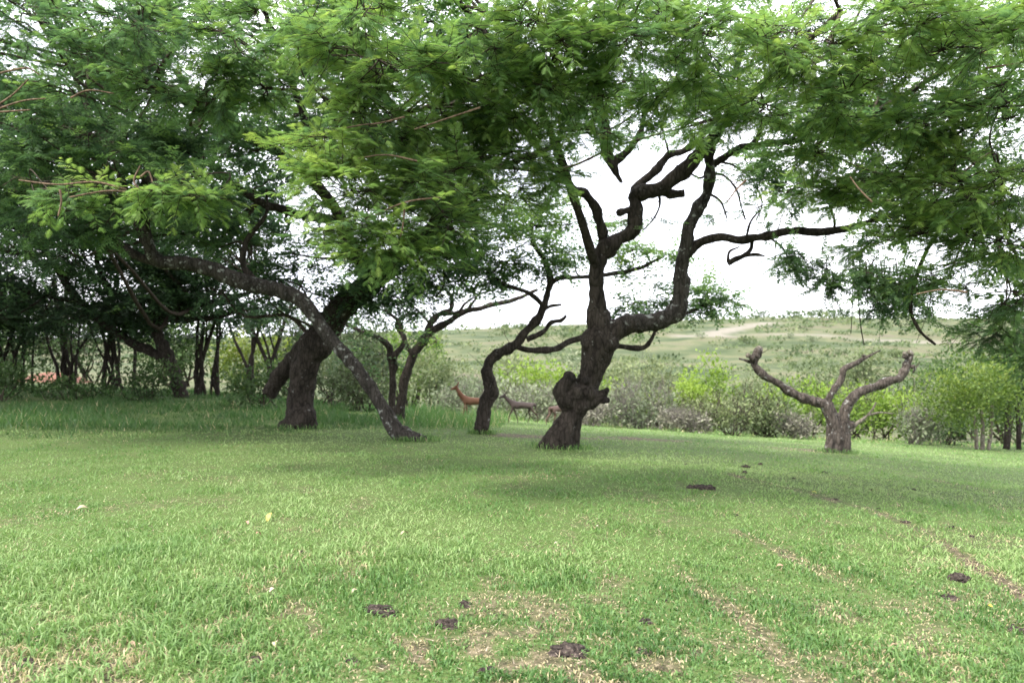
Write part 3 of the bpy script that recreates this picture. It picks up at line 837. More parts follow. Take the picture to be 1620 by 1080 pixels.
for a in ((60, 130, 11, 70, 24, .8, 18, .3), (20, 60, 12, 60, 24, .8, 12, .25), (180, 90, 11, 80, 30, .8, 18, .3), (300, 40, 10.5, 80, 30, .8, 18, .35), (330, 130, 9.4, 60, 32, .8, 24, .45), (420, 140, 9.6, 70, 28, .8, 26, .5), (250, 140, 9.6, 55, 34, .8, 22, .42), (150, 100, 9.6, 70, 40, .8, 26, .36), (370, 60, 9, 70, 34, .8, 22, .5), (220, 40, 9, 90, 36, .9, 26, .38), (60, 30, 9.4, 70, 34, .8, 20, .32),
          (330, 160, 9.6, 60, 18, .7, 16, .4), (120, 150, 10, 60, 20, .7, 12, .36)):
    T.pad(*a, lod='near', leaf=0.118)
for pts in (((-10, 118), (40, 108), (62, 118)), ((-10, 170), (20, 150), (45, 125)), ((-10, 175), (35, 160), (72, 156)), ((112, 155), (140, 143), (180, 148)), ((-10, 178), (20, 176), (48, 174))):
    T.limb([(a, b_, 9, 3.6 - 2 * i / len(pts)) for i, (a, b_) in enumerate(pts)], 'bare_shoot', sides=5, rough=0, mat=M['paletwig'], keep=False)
T.finish()

g3 = ground(655, 697); d = float(g3[1])
T = Tree('acacia_tree', g3, 'slim acacia trunk slanting left from the lawn edge, crossing in front of the stout trunk', bark='bark', lod='near')
bag = Bag()
sp = ptube(bag, [(672, 704, d, 30), (655, 695, d, 27), (629, 683, d, 28), (607, 647, d, 22), (579, 603, d, 21), (551, 567, d, 21), (519, 531, d, 21), (499, 503, d, 22), (476, 475, d, 24), (440, 459, d, 25), (404, 451, d - .1, 26), (370, 441, d - .2, 27), (335, 426, d - .3, 25), (292, 416, d - .4, 23), (252, 414, d - .5, 22), (236, 390, d - .6, 18), (229, 350, d - .7, 15)], 12, 5)
T.nodes.extend(sp[:, :3]); T.nrad.extend(sp[:, 3])
lump(bag, 640, 688, d, 14); lump(bag, 660, 696, d, 13, (1.4, 1, .8))
remesh(bag.build('trunk', M['barklichen'], T.root), 0.032, 0.022, 7.0)
T.limb([(229, 352, d - .7, 15), (222, 315, d - 1.2, 12), (230, 285, d - 2.2, 10), (260, 290, d - 3.2, 7), (300, 300, d - 4, 5)], rough=.1)
T.limb([(252, 414, d - .5, 16), (215, 405, d - .3, 14), (180, 380, d, 12), (140, 350, d, 10), (80, 330, d, 8), (20, 300, d, 6)])
T.limb([(404, 448, d - .1, 14), (385, 420, d, 10), (390, 380, d, 8), (420, 340, d, 6), (422, 300, d + .2, 4)])
T.limb([(240, 400, d - .5, 12), (210, 340, d - .4, 10), (190, 270, d - .4, 9), (150, 200, d - .4, 8), (110, 100, d - .5, 7)])
T.limb([(222, 315, d - 1.2, 9), (180, 292, d - 3, 7), (120, 285, d - 4.4, 5), (50, 290, d - 5, 3)], rough=.1)
for a in ((285, 303, 9.2, 60, 15, .6, 15, .55), (335, 318, 9.4, 45, 13, .6, 9, .48), (240, 292, 9.2, 40, 12, .6, 8, .5), (150, 296, 9.2, 60, 9, .5, 8, .5), (80, 300, 9.4, 40, 9, .5, 5, .45), (110, 325, 9.4, 40, 8, .5, 4, .4)):
    T.pad(*a, lod='near', leaf=0.125)
for a in ((60, 250, 13, 80, 26, 1, 26, .22), (180, 250, 13, 80, 24, 1, 26, .25), (40, 200, 13, 70, 26, 1, 22, .22), (140, 210, 13, 80, 22, 1, 24, .25), (300, 270, 13, 60, 18, 1, 18, .25), (330, 345, 17, 50, 16, 1, 20, .2), (400, 400, 17, 50, 14, 1, 16, .2), (230, 340, 16.5, 60, 20, 1, 20, .18), (60, 340, 14, 70, 22, 1, 22, .18), (170, 350, 14, 70, 20, 1, 20, .18), (290, 370, 17, 70, 22, 1, 22, .2), (350, 390, 17, 60, 16, 1, 14, .2), (20, 390, 15, 60, 22, 1, 20, .15), (110, 400, 15, 70, 20, 1, 20, .15)):
    T.pad(*a, lod='mid', leaf=0.18)
for pts in (((220, 300), (212, 285), (222, 262)), ((222, 280), (235, 272), (242, 290)), ((200, 300), (150, 288), (90, 292), (30, 285)), ((215, 305), (170, 302), (110, 312)), ((95, 300), (97, 320), (92, 342))):
    T.limb([(a, b_, 9.0, 4 - 2.2 * i / len(pts)) for i, (a, b_) in enumerate(pts)], 'bare_shoot', sides=5, rough=0, mat=M['paletwig'], keep=False)
T.finish()

# ------------------------------------------------------------------ darker trees of the thicket on the left
g4 = ground(286, 629); d = float(g4[1]) if g4 is not None else 26.0
if g4 is None: g4 = gpt(286, d)
T = Tree('acacia_tree', g4, 'black forked acacia rising from tall grass, at the left before the thicket', bark='bark', lod='far')
T.limb([(290, 640, d, 26), (284, 615, d, 22), (276, 590, d, 20), (266, 560, d, 20), (250, 535, d, 18), (252, 510, d, 15), (262, 500, d, 13)], 'trunk', sides=12)
T.limb([(272, 575, d, 16), (240, 556, d, 15), (206, 541, d, 15), (163, 510, d, 14), (128, 478, d, 14), (97, 436, d, 12), (74, 400, d, 10), (30, 360, d, 7)])
T.limb([(258, 505, d, 13), (235, 490, d, 12), (210, 480, d, 11), (175, 460, d, 11), (158, 430, d, 10), (155, 400, d, 8), (170, 340, d, 7)])
T.limb([(258, 508, d, 13), (280, 490, d, 12), (320, 481, d, 11), (355, 476, d, 10), (400, 460, d, 6)])
T.limb([(262, 505, d, 12), (300, 505, d, 10), (350, 500, d, 8), (390, 480, d, 6)])
T.limb([(128, 478, d, 9), (80, 470, d, 8), (20, 455, d, 7), (-40, 440, d, 5)])
for k in range(132):
    x = -120 + 530 * rng.random(); y = 290 + 250 * rng.random() ** 0.8
    if x > 270 and y > 490: continue
    T.pad(x, y, d - 1.5 + 4 * rng.random(), 50, 15, 1.2, 22, .0 + .14 * rng.random(), lod='far', leaf=0.28)
for k in range(50):                                 # its high crown over the grass
    T.pad(-420 + 860 * rng.random(), 120 + 230 * rng.random(), 17.5 + 8 * rng.random(), 75, 22, 1.5, 26, .1, lod='far', leaf=0.36)
T.finish()


def thicket_tree(px, py, d, label, stems, pads, bark='bark', leaf='olive', lod='far', leafs=.24, name='thicket_tree', cat='tree', group=None):
    g = gpt(px, d)
    T = Tree(name, g, label, cat, group, bark=bark, leaf=leaf, lod=lod)
    py0 = HY + (EYE - g[2]) * F / d
    for i, st in enumerate(stems):
        pts = list(st)
        if i == 0 or pts[0][1] is None:
            pts[0] = (pts[0][0], py0 + 4, pts[0][2])
        T.limb([(a, b_, d + .12 * j, w) for j, (a, b_, w) in enumerate(pts)], 'trunk' if i == 0 else 'limb', sides=8)
    for a in pads:
        T.pad(a[0], a[1], d + rng.normal() * .6, a[2], a[3], a[2] / F * d * .8, a[4], a[5], lod=lod, leaf=leafs)
    T.finish()
    return g


thicket_tree(631, 642, 23, 'leaning bare-limbed tree with one long pale limb reaching right over the antelopes', [
    [(631, 642, 16), (639, 603, 15), (655, 563, 15), (675, 530, 14), (705, 513, 11), (738, 492, 9), (770, 485, 8), (820, 471, 7), (850, 458, 5)],
    [(672, 533, 11), (682, 510, 11), (694, 498, 11), (712, 492, 9), (716, 478, 7), (708, 462, 5), (690, 450, 4)],
    [(738, 492, 5), (750, 476, 4), (758, 466, 3.5), (775, 460, 3)], [(705, 497, 6), (725, 492, 5), (735, 480, 4), (750, 470, 3)],
    [(655, 563, 8), (640, 540, 7), (632, 510, 6), (610, 490, 5)]],
    [(690, 455, 50, 9, 14, .35), (640, 470, 50, 11, 16, .3), (740, 455, 45, 8, 10, .4), (800, 455, 40, 8, 9, .4), (600, 475, 40, 12, 14, .25), (690, 540, 40, 16, 10, .4), (640, 500, 40, 10, 10, .3)], leaf='acacia', leafs=.19)
thicket_tree(619, 638, 24, 'dark two-forked small tree just left of the leaning bare-limbed tree', [
    [(619, 638, 13), (621, 600, 12), (621, 570, 12), (612, 545, 10), (595, 533, 8), (560, 519, 6), (530, 500, 5)],
    [(621, 570, 10), (634, 550, 9), (640, 535, 8), (628, 515, 7), (640, 500, 6), (672, 494, 5)]],
    [(570, 500, 50, 16, 18, .25), (520, 505, 40, 18, 16, .2), (610, 490, 40, 12, 14, .25), (560, 545, 45, 18, 14, .3), (600, 560, 40, 16, 10, .3)], leaf='acacia', leafs=.22)
spec = [
    (20, 30, 'thin many-stemmed dark tree at the far left edge of the thicket', [(10, 440, 70, 26, 26, .2), (50, 490, 60, 22, 22, .25), (-20, 510, 60, 30, 22, .2)]),
    (100, 32, 'crooked dark thicket tree in front of the reddish earth bank', [(90, 450, 70, 24, 26, .2), (130, 500, 50, 16, 16, .25), (60, 530, 40, 14, 8, .3)]),
    (185, 31, 'pair of straight dark stems in the thicket left of the forked black acacia', [(190, 440, 70, 26, 24, .2), (220, 500, 50, 18, 14, .25), (160, 500, 40, 16, 10, .25)]),
    (322, 30, 'upright thin-stemmed tree just right of the forked black acacia', [(310, 470, 50, 20, 22, .25), (340, 510, 50, 18, 16, .35), (300, 530, 36, 14, 8, .35)]),
    (418, 33, 'pale thin thicket tree behind the yellow-flowered shrub', [(420, 480, 50, 20, 20, .35), (440, 520, 50, 18, 16, .45), (390, 500, 40, 16, 12, .4)]),
]
for px, d, lab, pads in spec:
    st = []
    for j in range(7):
        x0 = px + rng.normal() * 16
        k1 = rng.normal() * 20; x1, x2 = x0 + k1 * .5, x0 + k1 * 1.3
        st.append([(x0, None, 9 - j * .8), (x0 + rng.normal() * 4, 590, 7.5 - j * .6), (x1, 545, 6.5 - j * .6), (x2, 490, 5 - j * .5), (x2 + k1 * .6 + rng.normal() * 8, 440, 3)])
    thicket_tree(px, None, d, lab, st, pads, leaf='darkleaf', leafs=.3)


# ------------------------------------------------------------------ shrubs
LQ = (np.array([[0, 0, 0], [.45, -.28, .06], [1, 0, -.04], [.45, .28, .06]], float), np.array([[0, 1, 2, 3]]))


def shrub(name, label, px, d, w, top, leaf, dens=2.2, size=5.5, tint=.5, twigs=0, lobes=11, cat='shrub', group=None, stemmat='twig', lift=0.0, trunk_px=None):
    g = gpt(px, d)
    root = thing(name, g, label, cat, group)
    H_ = EYE - (top - HY) / F * d - g[2]
    h = H_ * F / d
    W_ = w / F * d / 2
    size = size * d / F
    n = int(min(6500, .62 * dens * w * h / (size * F / d) ** 2 / .28))
    fol, wood = Bag(), Bag()
    cs = []
    for k in range(lobes):
        a = rng.random() * 2 * math.pi; q = rng.random() ** .5 * .68
        zz = (lift + (1 - lift) * (.25 + .6 * rng.random() * (1 - .6 * q)))
        cs.append((np.array([math.cos(a) * q * W_, math.sin(a) * q * W_ * .8, zz * H_]), (.28 + .2 * rng.random())))
    for c, s in cs:
        m_ = n // lobes
        u = unit(m_)
        rad = np.array([W_ * s * 1.15, W_ * s, H_ * s * .75])
        fill = .55 + .45 * rng.random((m_, 1)) ** .5
        p = c + u * rad * fill * (1 + .25 * rng.normal(size=(m_, 1)) * .5)
        p[:, 2] = np.maximum(p[:, 2], .03)
        dv = u * .7 + unit(m_) * .8; dv[:, 2] += .25
        fr = frames(dv, np.tile([0, 0, 1.], (m_, 1)) + unit(m_) * .8)
        tt = tint + .22 * (u[:, 2]) * .6 + rng.normal() * .07 + rng.normal(size=m_) * .12
        stamp(fol, LQ, p + g, fr, size * (.6 + .8 * rng.random(m_)), np.clip(tt, 0, 1))
        e = c + rng.normal(size=3) * .05 * H_
        st = np.array([rng.normal() * W_ * .12, rng.normal() * W_ * .12, -.05])
        if trunk_px is None:
            wood.add(*tube(spline([st + g, g + st * .5 + c * .5 + rng.normal(size=3) * .06 * H_, g + e], 4), np.linspace(.012 * H_ + .006, .005, 9), 4))
    if twigs:
        a = rng.integers(0, lobes, twigs)
        c = np.array([q[0] for q in cs])[a]
        s0 = g + c + unit(twigs) * np.array([W_, W_, H_]) * .25
        dv = unit(twigs); dv[:, 2] = np.abs(dv[:, 2]) + .2
        prisms(wood, s0, s0 + dv * np.array([W_, W_, H_]) * (.2 + .25 * rng.random((twigs, 1))), .006 + .0002 * d, .003)
    if trunk_px:
        for (x0, x1, wd) in trunk_px:
            a = gpt(x0, d); hh = H_ * (lift + .25)
            bx = (x1 - CX) / F * d
            V, pl = tube(spline([a - [0, 0, .1], (a + [bx, d, a[2] + hh]) / 2 + [0.03, 0, 0] if False else np.array([(a[0] + bx) / 2 + .04, d, a[2] + hh * .5]), np.array([bx, d, a[2] + hh])], 5), np.linspace(wd / F * d / 2, wd / F * d / 3, 11), 8, .12)
            bb = Bag(); bb.add(V, pl); bb.build('trunk', M[stemmat], root, True)
    if wood.n:
        tag(wood.build('stems', M[stemmat], root), kind='stuff')
    tag(fol.build('foliage', M[leaf], root), kind='stuff')
    return root


SH = [  # label, px, d, width, top row, leaf, density, tint, twigs
    ('rounded bright green shrub standing out in the valley right of the burled acacia', 1115, 42, 100, 572, 'bright', 3.2, .55, 0),
    ('low yellow-green shrub below the rounded bright green one', 1075, 36, 140, 608, 'bright', 2.4, .75, 0),
    ('grey-green twiggy bush right beside the burled trunk', 1010, 32, 130, 598, 'grey', 1.8, .4, 400),
    ('pale dry twiggy bush at the lawn edge in the middle of the gap', 1090, 29, 110, 655, 'dry', 1.5, .55, 500),
    ('dusty green twiggy bush between dry twigs and pollarded stump', 1155, 29, 110, 632, 'olive', 2.2, .7, 200),
    ('mid green bush just left of the pollarded stump', 1215, 30, 110, 618, 'olive', 2.2, .5, 160),
    ('broad fresh green bush directly behind the pollarded stump', 1270, 35, 170, 594, 'bright', 2.4, .5, 80),
    ('tall fresh green bush right of the pollarded stump', 1395, 34, 160, 600, 'bright', 2.4, .55, 80),
    ('grey thorny bush between the pollarded stump and the round-crowned tree', 1440, 30, 100, 640, 'grey', 2.0, .45, 260),
    ('dark olive bush above the left arm of the pollarded stump', 1270, 62, 150, 552, 'olive', 2.2, .4, 0),
    ('olive thorn bush above the right arm of the pollarded stump', 1375, 66, 120, 560, 'olive', 2.2, .5, 0),
    ('long bright green hedge-like bush beyond the second antelope', 850, 46, 170, 572, 'bright', 2.4, .6, 0),
    ('bright green bush beyond the burled trunk, right of the long hedge-like one', 955, 46, 100, 588, 'bright', 2.2, .6, 0),
    ('pale grey scrub behind the walking grey-brown antelope', 850, 33, 140, 612, 'grey', 2.0, .6, 300),
    ('grey-green scrub behind the reddish antelope', 740, 33, 140, 598, 'grey', 2.2, .4, 200),
    ('dusty green bush above the reddish antelope', 700, 40, 130, 540, 'olive', 2.2, .7, 0),
    ('dry pinkish scrub behind the third antelope', 935, 31, 120, 636, 'dry', 1.6, .6, 400),
    ('dusty bush filling the space between slanting trunk and leaning tree', 575, 27, 120, 560, 'olive', 2.2, .4, 100),
    ('dusty green bush seen between the two crossing trunks', 520, 30, 110, 545, 'olive', 2.2, .5, 0),
    ('light green bush far behind the leaning bare-limbed tree', 650, 46, 120, 510, 'bright', 2.2, .45, 0),
    ('dark leafy shrub in tall grass left of the stout trunk', 410, 25, 130, 562, 'darkleaf', 2.2, .5, 0),
    ('yellow-flowered green shrub glowing behind the stout trunk', 390, 36, 140, 500, 'yellowleaf', 2.4, .55, 0),
    ('dark shrub at the foot of the forked black acacia', 225, 26, 140, 562, 'darkleaf', 2.2, .4, 0),
    ('dark low shrub below the reddish earth bank', 110, 26, 150, 590, 'darkleaf', 2.2, .4, 0),
    ('dark shrub at the left edge in tall grass', 0, 25, 130, 556, 'darkleaf', 2.2, .35, 0),
    ('sunlit green bush beyond the thicket left of the earth bank', 10, 45, 170, 450, 'darkleaf', 2.8, .6, 0),
    ('grey tangle of twigs above the earth bank in the thicket', 130, 46, 190, 440, 'darkleaf', 2.6, .5, 400),
    ('sunlit green bush beyond the forked black acacia', 270, 46, 210, 435, 'darkleaf', 2.8, .6, 0),
    ('dusty grey bush beyond the yellow-flowered shrub', 460, 42, 150, 462, 'olive', 2.8, .3, 100),
    ('tall dim bush closing the gap below the stout leaning trunk', 560, 44, 150, 470, 'olive', 2.8, .35, 100),
    ('olive bush in the valley high above the third antelope', 985, 62, 130, 566, 'olive', 2.2, .65, 0),
    ('grey scrub patch in the valley left of the rounded bright green shrub', 1030, 52, 130, 576, 'olive', 2.0, .75, 60),
    ('olive scrub between the rounded bright shrub and the stump arm', 1185, 48, 120, 588, 'olive', 2.2, .6, 0),
    ('tall olive bush at the left border of the round-crowned tree', 1465, 40, 110, 555, 'darkleaf', 2.2, .5, 0),
    ('dark bush filling the right edge behind the trunks', 1600, 38, 150, 530, 'darkleaf', 2.2, .6, 0),
    ('shadowy low bush between the pale trunks at the right', 1500, 31, 100, 655, 'darkleaf', 2.0, .4, 60),
    ('grey-green valley bush just left of the thin twisted stem', 790, 54, 120, 565, 'olive', 2.2, .7, 0),
    ('dusty low bush in the valley seen left of the burled trunk', 900, 60, 120, 572, 'grey', 2.0, .5, 0),
    ('dark tall bush behind the round-crowned tree', 1530, 46, 150, 545, 'darkleaf', 2.2, .4, 0),
]
SH += [
    ('low grey-green scrub filling between the grey bush and the dry twigs', 1050, 34, 100, 622, 'olive', 2.0, .55, 150),
    ('low olive scrub behind the dry twiggy bush', 1120, 34, 110, 622, 'olive', 2.0, .75, 120),
    ('olive scrub tucked behind the mid green bush', 1195, 36, 110, 604, 'olive', 2.2, .5, 120),
    ('dusty scrub showing between the stump\'s middle and right arms', 1345, 38, 120, 592, 'olive', 2.2, .6, 60),
    ('grey scrub left of the round-crowned tree, behind the thorny bush', 1455, 36, 110, 606, 'grey', 2.0, .4, 160),
    ('dusty scrub beyond the third antelope, above the pinkish scrub', 930, 38, 130, 606, 'olive', 2.2, .6, 100),
    ('grey twiggy scrub just right of the thin twisted stem', 800, 36, 110, 604, 'grey', 2.0, .5, 200),
    ('low dry grass-coloured scrub at the foot of the broad fresh green bush', 1255, 29.5, 90, 655, 'dry', 1.5, .5, 260),
]
for lab, px, d, w, top, lf, dn, tint, tw in SH:
    if px > 730: top -= 10
    if px > 730: top += random.uniform(-8, 12)
    shrub('shrub', lab, px, d, w, top, lf, dn, 5.8, min(1, tint + (.1 if px > 730 else 0)), twigs=tw, stemmat='greytwig' if lf in ('grey', 'dry') else 'twig')
shrub('small_tree', 'round-crowned yellow-green small tree with pale stems at the right', 1535, 27.5, 185, 572, 'yellowleaf', 3.6, 5.0, .42, lobes=20, lift=.26, cat='tree', stemmat='barkpale', trunk_px=[(1545, 1538, 6), (1554, 1552, 7), (1563, 1570, 6)])
shrub('small_tree', 'dark-stemmed tree behind the round-crowned one at the right edge', 1605, 29, 130, 545, 'darkleaf', 2.4, 5.0, .6, lobes=14, lift=.32, cat='tree', stemmat='bark', trunk_px=[(1592, 1594, 11), (1612, 1606, 8)])
# shrubs dotted over the far hill
ORD = ['leftmost', 'second', 'third', 'fourth', 'fifth', 'sixth', 'seventh', 'eighth', 'ninth', 'tenth', 'eleventh', 'twelfth', 'thirteenth', 'fourteenth', 'fifteenth', 'sixteenth', 'seventeenth']
FAR = [(1085, 442, 26, 8), (1130, 440, 34, 11), (1160, 442, 30, 12), (1204, 430, 28, 17), (1250, 432, 34, 18), (1275, 436, 24, 14), (1300, 436, 40, 16), (1330, 440, 46, 17), (1364, 438, 34, 15), (1398, 434, 34, 20), (1432, 438, 36, 14), (1465, 436, 34, 18)]
SLOPE = [(800, 310, 22, 8, 'left of the thin twisted stem'), (905, 300, 20, 7, 'just left of the burled trunk'), (1000, 300, 18, 6, 'just below the lichened horizontal limb'), (1110, 255, 24, 8, 'below the pale lane'), (1180, 240, 34, 11, 'above the left arm of the stump'),
         (1248, 258, 14, 9, 'standing right at the pale road'), (1285, 250, 26, 10, 'above the middle arm of the stump'), (1330, 200, 30, 10, 'left of the stump\'s middle arm tip'), (1450, 290, 22, 10, 'at the right end of the pale road'), (1420, 190, 36, 14, 'above the right arm of the stump')]
for k, (px, d, w, h) in enumerate(FAR):
    g = gpt(px, d)
    shrub('hill_shrub', ('small dark shrub on the far skyline, leftmost of the row' if k == 0 else 'small dark shrub on the far skyline, %s from the left' % ORD[k]), px, d, w, HY + (EYE - g[2]) * F / d - h, 'darkleaf', 3.0, 3.0, .7, lobes=6, group='shrubs along the skyline')
for px, d, w, h, where in SLOPE:
    g = gpt(px, d)
    shrub('hill_shrub', 'small shrub on the far slope, ' + where, px, d, w, HY + (EYE - g[2]) * F / d - h, random.choice(['olive', 'grey', 'olive']), 3.0, 3.0, .6, lobes=6, group='shrubs on the far slope')
# low scrub that mottles the far slope
SB = Bag()
n = 5200
d_ = np.exp(np.log(48) + (np.log(430) - np.log(48)) * rng.random(n)); px_ = 560 + 1150 * rng.random(n)
x_ = (px_ - CX) / F * d_
k_ = fbm(x_ * .06, d_ * .05, 111, 4) > .41
k_ &= dist_poly(x_, d_, road_far) > 8
k_ &= dist_poly(x_, d_, lane_far) > 11
x_, d_ = x_[k_], d_[k_]; n = len(x_)
sz_ = d_ / F * (2.4 + 6.5 * rng.random(n) ** 2)
tt_ = np.clip(.5 + .22 * rng.normal(size=n), 0, 1)
for k in range(7):
    dv = unit(n); dv[:, 2] = np.abs(dv[:, 2]) * .8 + .1
    o_ = unit(n) * sz_[:, None] * np.array([1.6, 1.2, .5]); o_[:, 2] = np.abs(o_[:, 2])
    stamp(SB, LQ, np.stack([x_, d_, hgt(x_, d_)], -1) + o_, frames(dv, unit(n)), sz_, np.clip(tt_ + .1 * rng.normal(size=n), 0, 1))
tag(SB.build('hill_scrub', M['olive']), 'low dusty scrub mottling the far slope', 'scrub', kind='stuff')

# reddish earth bank seen through the thicket
bag = Bag()
c = gpt(82, 42)
n = 26
xs = np.linspace(-1, 1, n)
V = []
for i in range(n):
    for j in range(7):
        t = j / 6
        hh = .6 * (1 - abs(xs[i]) ** 3) * (math.sin(math.pi * t)) + .18 * (fbm(xs[i] * 6 + 3, t * 4, 71) - .5)
        V.append((c[0] + xs[i] * 1.9, c[1] + (t - .5) * 2, c[2] - .1 + max(hh, 0)))
ii = np.arange(n * 7).reshape(n, 7)
bag.add(V, [np.stack([ii[:-1, :-1], ii[1:, :-1], ii[1:, 1:], ii[:-1, 1:]], -1).reshape(-1, 4)])
m, nt, out = material('red earth')
nn = N(nt, 'ShaderNodeTexNoise', Scale=5.0, Detail=6.0)
b = N(nt, 'ShaderNodeBsdfPrincipled', Roughness=.95)
nt.links.new(cramp(nt, [(.35, (.09, .04, .03)), (.65, (.22, .10, .065))], nn.outputs['Fac']), b.inputs['Base Color'])
nt.links.new(b.outputs[0], out.inputs['Surface'])
tag(bag.build('earth_bank', m, None, True), 'reddish orange bare earth bank glimpsed through the thicket at the left', 'earth bank')

# ------------------------------------------------------------------ the pollarded stump with three arms
g5 = ground(1325, 716); d = float(g5[1])
T = Tree('pollarded_tree', g5, 'pollarded bare stump with three sawn arms, alone on the lawn at the right', bark='barkdead')
bag = Bag()
ptube(bag, [(1311, 726, d, 22), (1314, 705, d, 17), (1315, 680, d, 15), (1312, 655, d, 17), (1303, 640, d, 18), (1287, 634, d, 15), (1268, 628, d, 14)], 12)
ptube(bag, [(1326, 726, d + .05, 24), (1326, 705, d, 18), (1325, 680, d, 17), (1318, 655, d, 14), (1311, 636, d, 13)], 12)
ptube(bag, [(1341, 726, d, 20), (1338, 705, d, 17), (1335, 680, d, 17), (1336, 655, d, 16), (1342, 637, d, 16), (1352, 626, d, 15)], 12)
lump(bag, 1325, 690, d + .12, 11, (1, 1, 1.6)); lump(bag, 1346, 672, d, 7)
remesh(bag.build('trunk', M['barkdead'], T.root), .035, .03, 7.0)
for pts in ([(1290, 635, d, 16), (1268, 628, d, 14), (1250, 620, d, 13), (1236, 609, d, 12), (1220, 599, d, 12), (1203, 588, d, 13), (1194, 577, d, 13), (1193, 566, d, 14), (1197, 560, d, 14), (1200, 555, d, 13)],
            [(1309, 642, d, 13), (1312, 630, d, 11), (1320, 616, d, 11), (1330, 604, d, 11), (1333, 594, d, 10), (1337, 584, d, 10), (1352, 577, d, 8), (1366, 567, d, 7), (1376, 562, d, 4), (1393, 554, d, 2)],
            [(1341, 640, d, 16), (1349, 628, d, 15), (1367, 619, d, 15), (1390, 610, d, 14), (1408, 602, d, 14), (1424, 596, d, 14), (1431, 586, d, 13), (1433, 576, d, 13), (1436, 568, d, 13), (1439, 561, d, 12)]):
    T.limb(pts, 'arm', sides=12, rough=.22, freq=9)
for a in ((1190, 566, 5.5, -.1), (1430, 564, 4, -.08), (1443, 580, 5, -.05), (1366, 563, 4, 0)):
    bag = Bag(); lump(bag, a[0], a[1], d + a[3], a[2], (1, .9, .9)); remesh(bag.build('cut_knob', M['barkdead'], T.root), .03, .03, 9.0)
def cutface(px, py, dd, w, nrm):
    c = P(px, py, dd); nrm = Vector(nrm).normalized()
    bb = Bag(); pth = np.array([c - np.array(nrm) * .05, c, c + np.array(nrm) * .012])
    bb.add(*tube(pth, np.array([w, w, w * .9]) / F * dd / 2, 14, .12, 14))
    bb.build('sawn_face', M['barkpale'], T.root)
cutface(1202, 551, d - .02, 12, (.35, -.75, .6)); cutface(1441, 557, d - .02, 10.5, (.4, -.7, .6)); cutface(1183, 562, d - .1, 8, (-.6, -.7, .2)); cutface(1431, 558, d - .1, 6, (-.3, -.8, .5))
T.limb([(1192, 574, d, 6), (1180, 570, d, 4), (1169, 567, d, 2.5)], 'broken_spike', sides=6, keep=False)
T.limb([(1200, 560, d, 2), (1208, 557, d, 1.5), (1214, 553, d, 1)], 'broken_spike', sides=5, keep=False)
T.limb([(1341, 682, d, 9), (1350, 675, d, 8), (1362, 665, d, 6), (1372, 657, d, 4), (1380, 648, d, 3), (1386, 636, d, 2)], 'side_branch', sides=7, keep=False, mat=M['barkpale'])
T.limb([(1372, 657, d, 3), (1390, 652, d, 3), (1414, 654, d, 1.5)], 'side_branch', sides=6, keep=False, mat=M['barkpale'])
T.limb([(1444, 590, d, 3), (1450, 580, d, 3), (1455, 574, d, 1.5)], 'broken_spike', sides=5, keep=False)
T.finish()


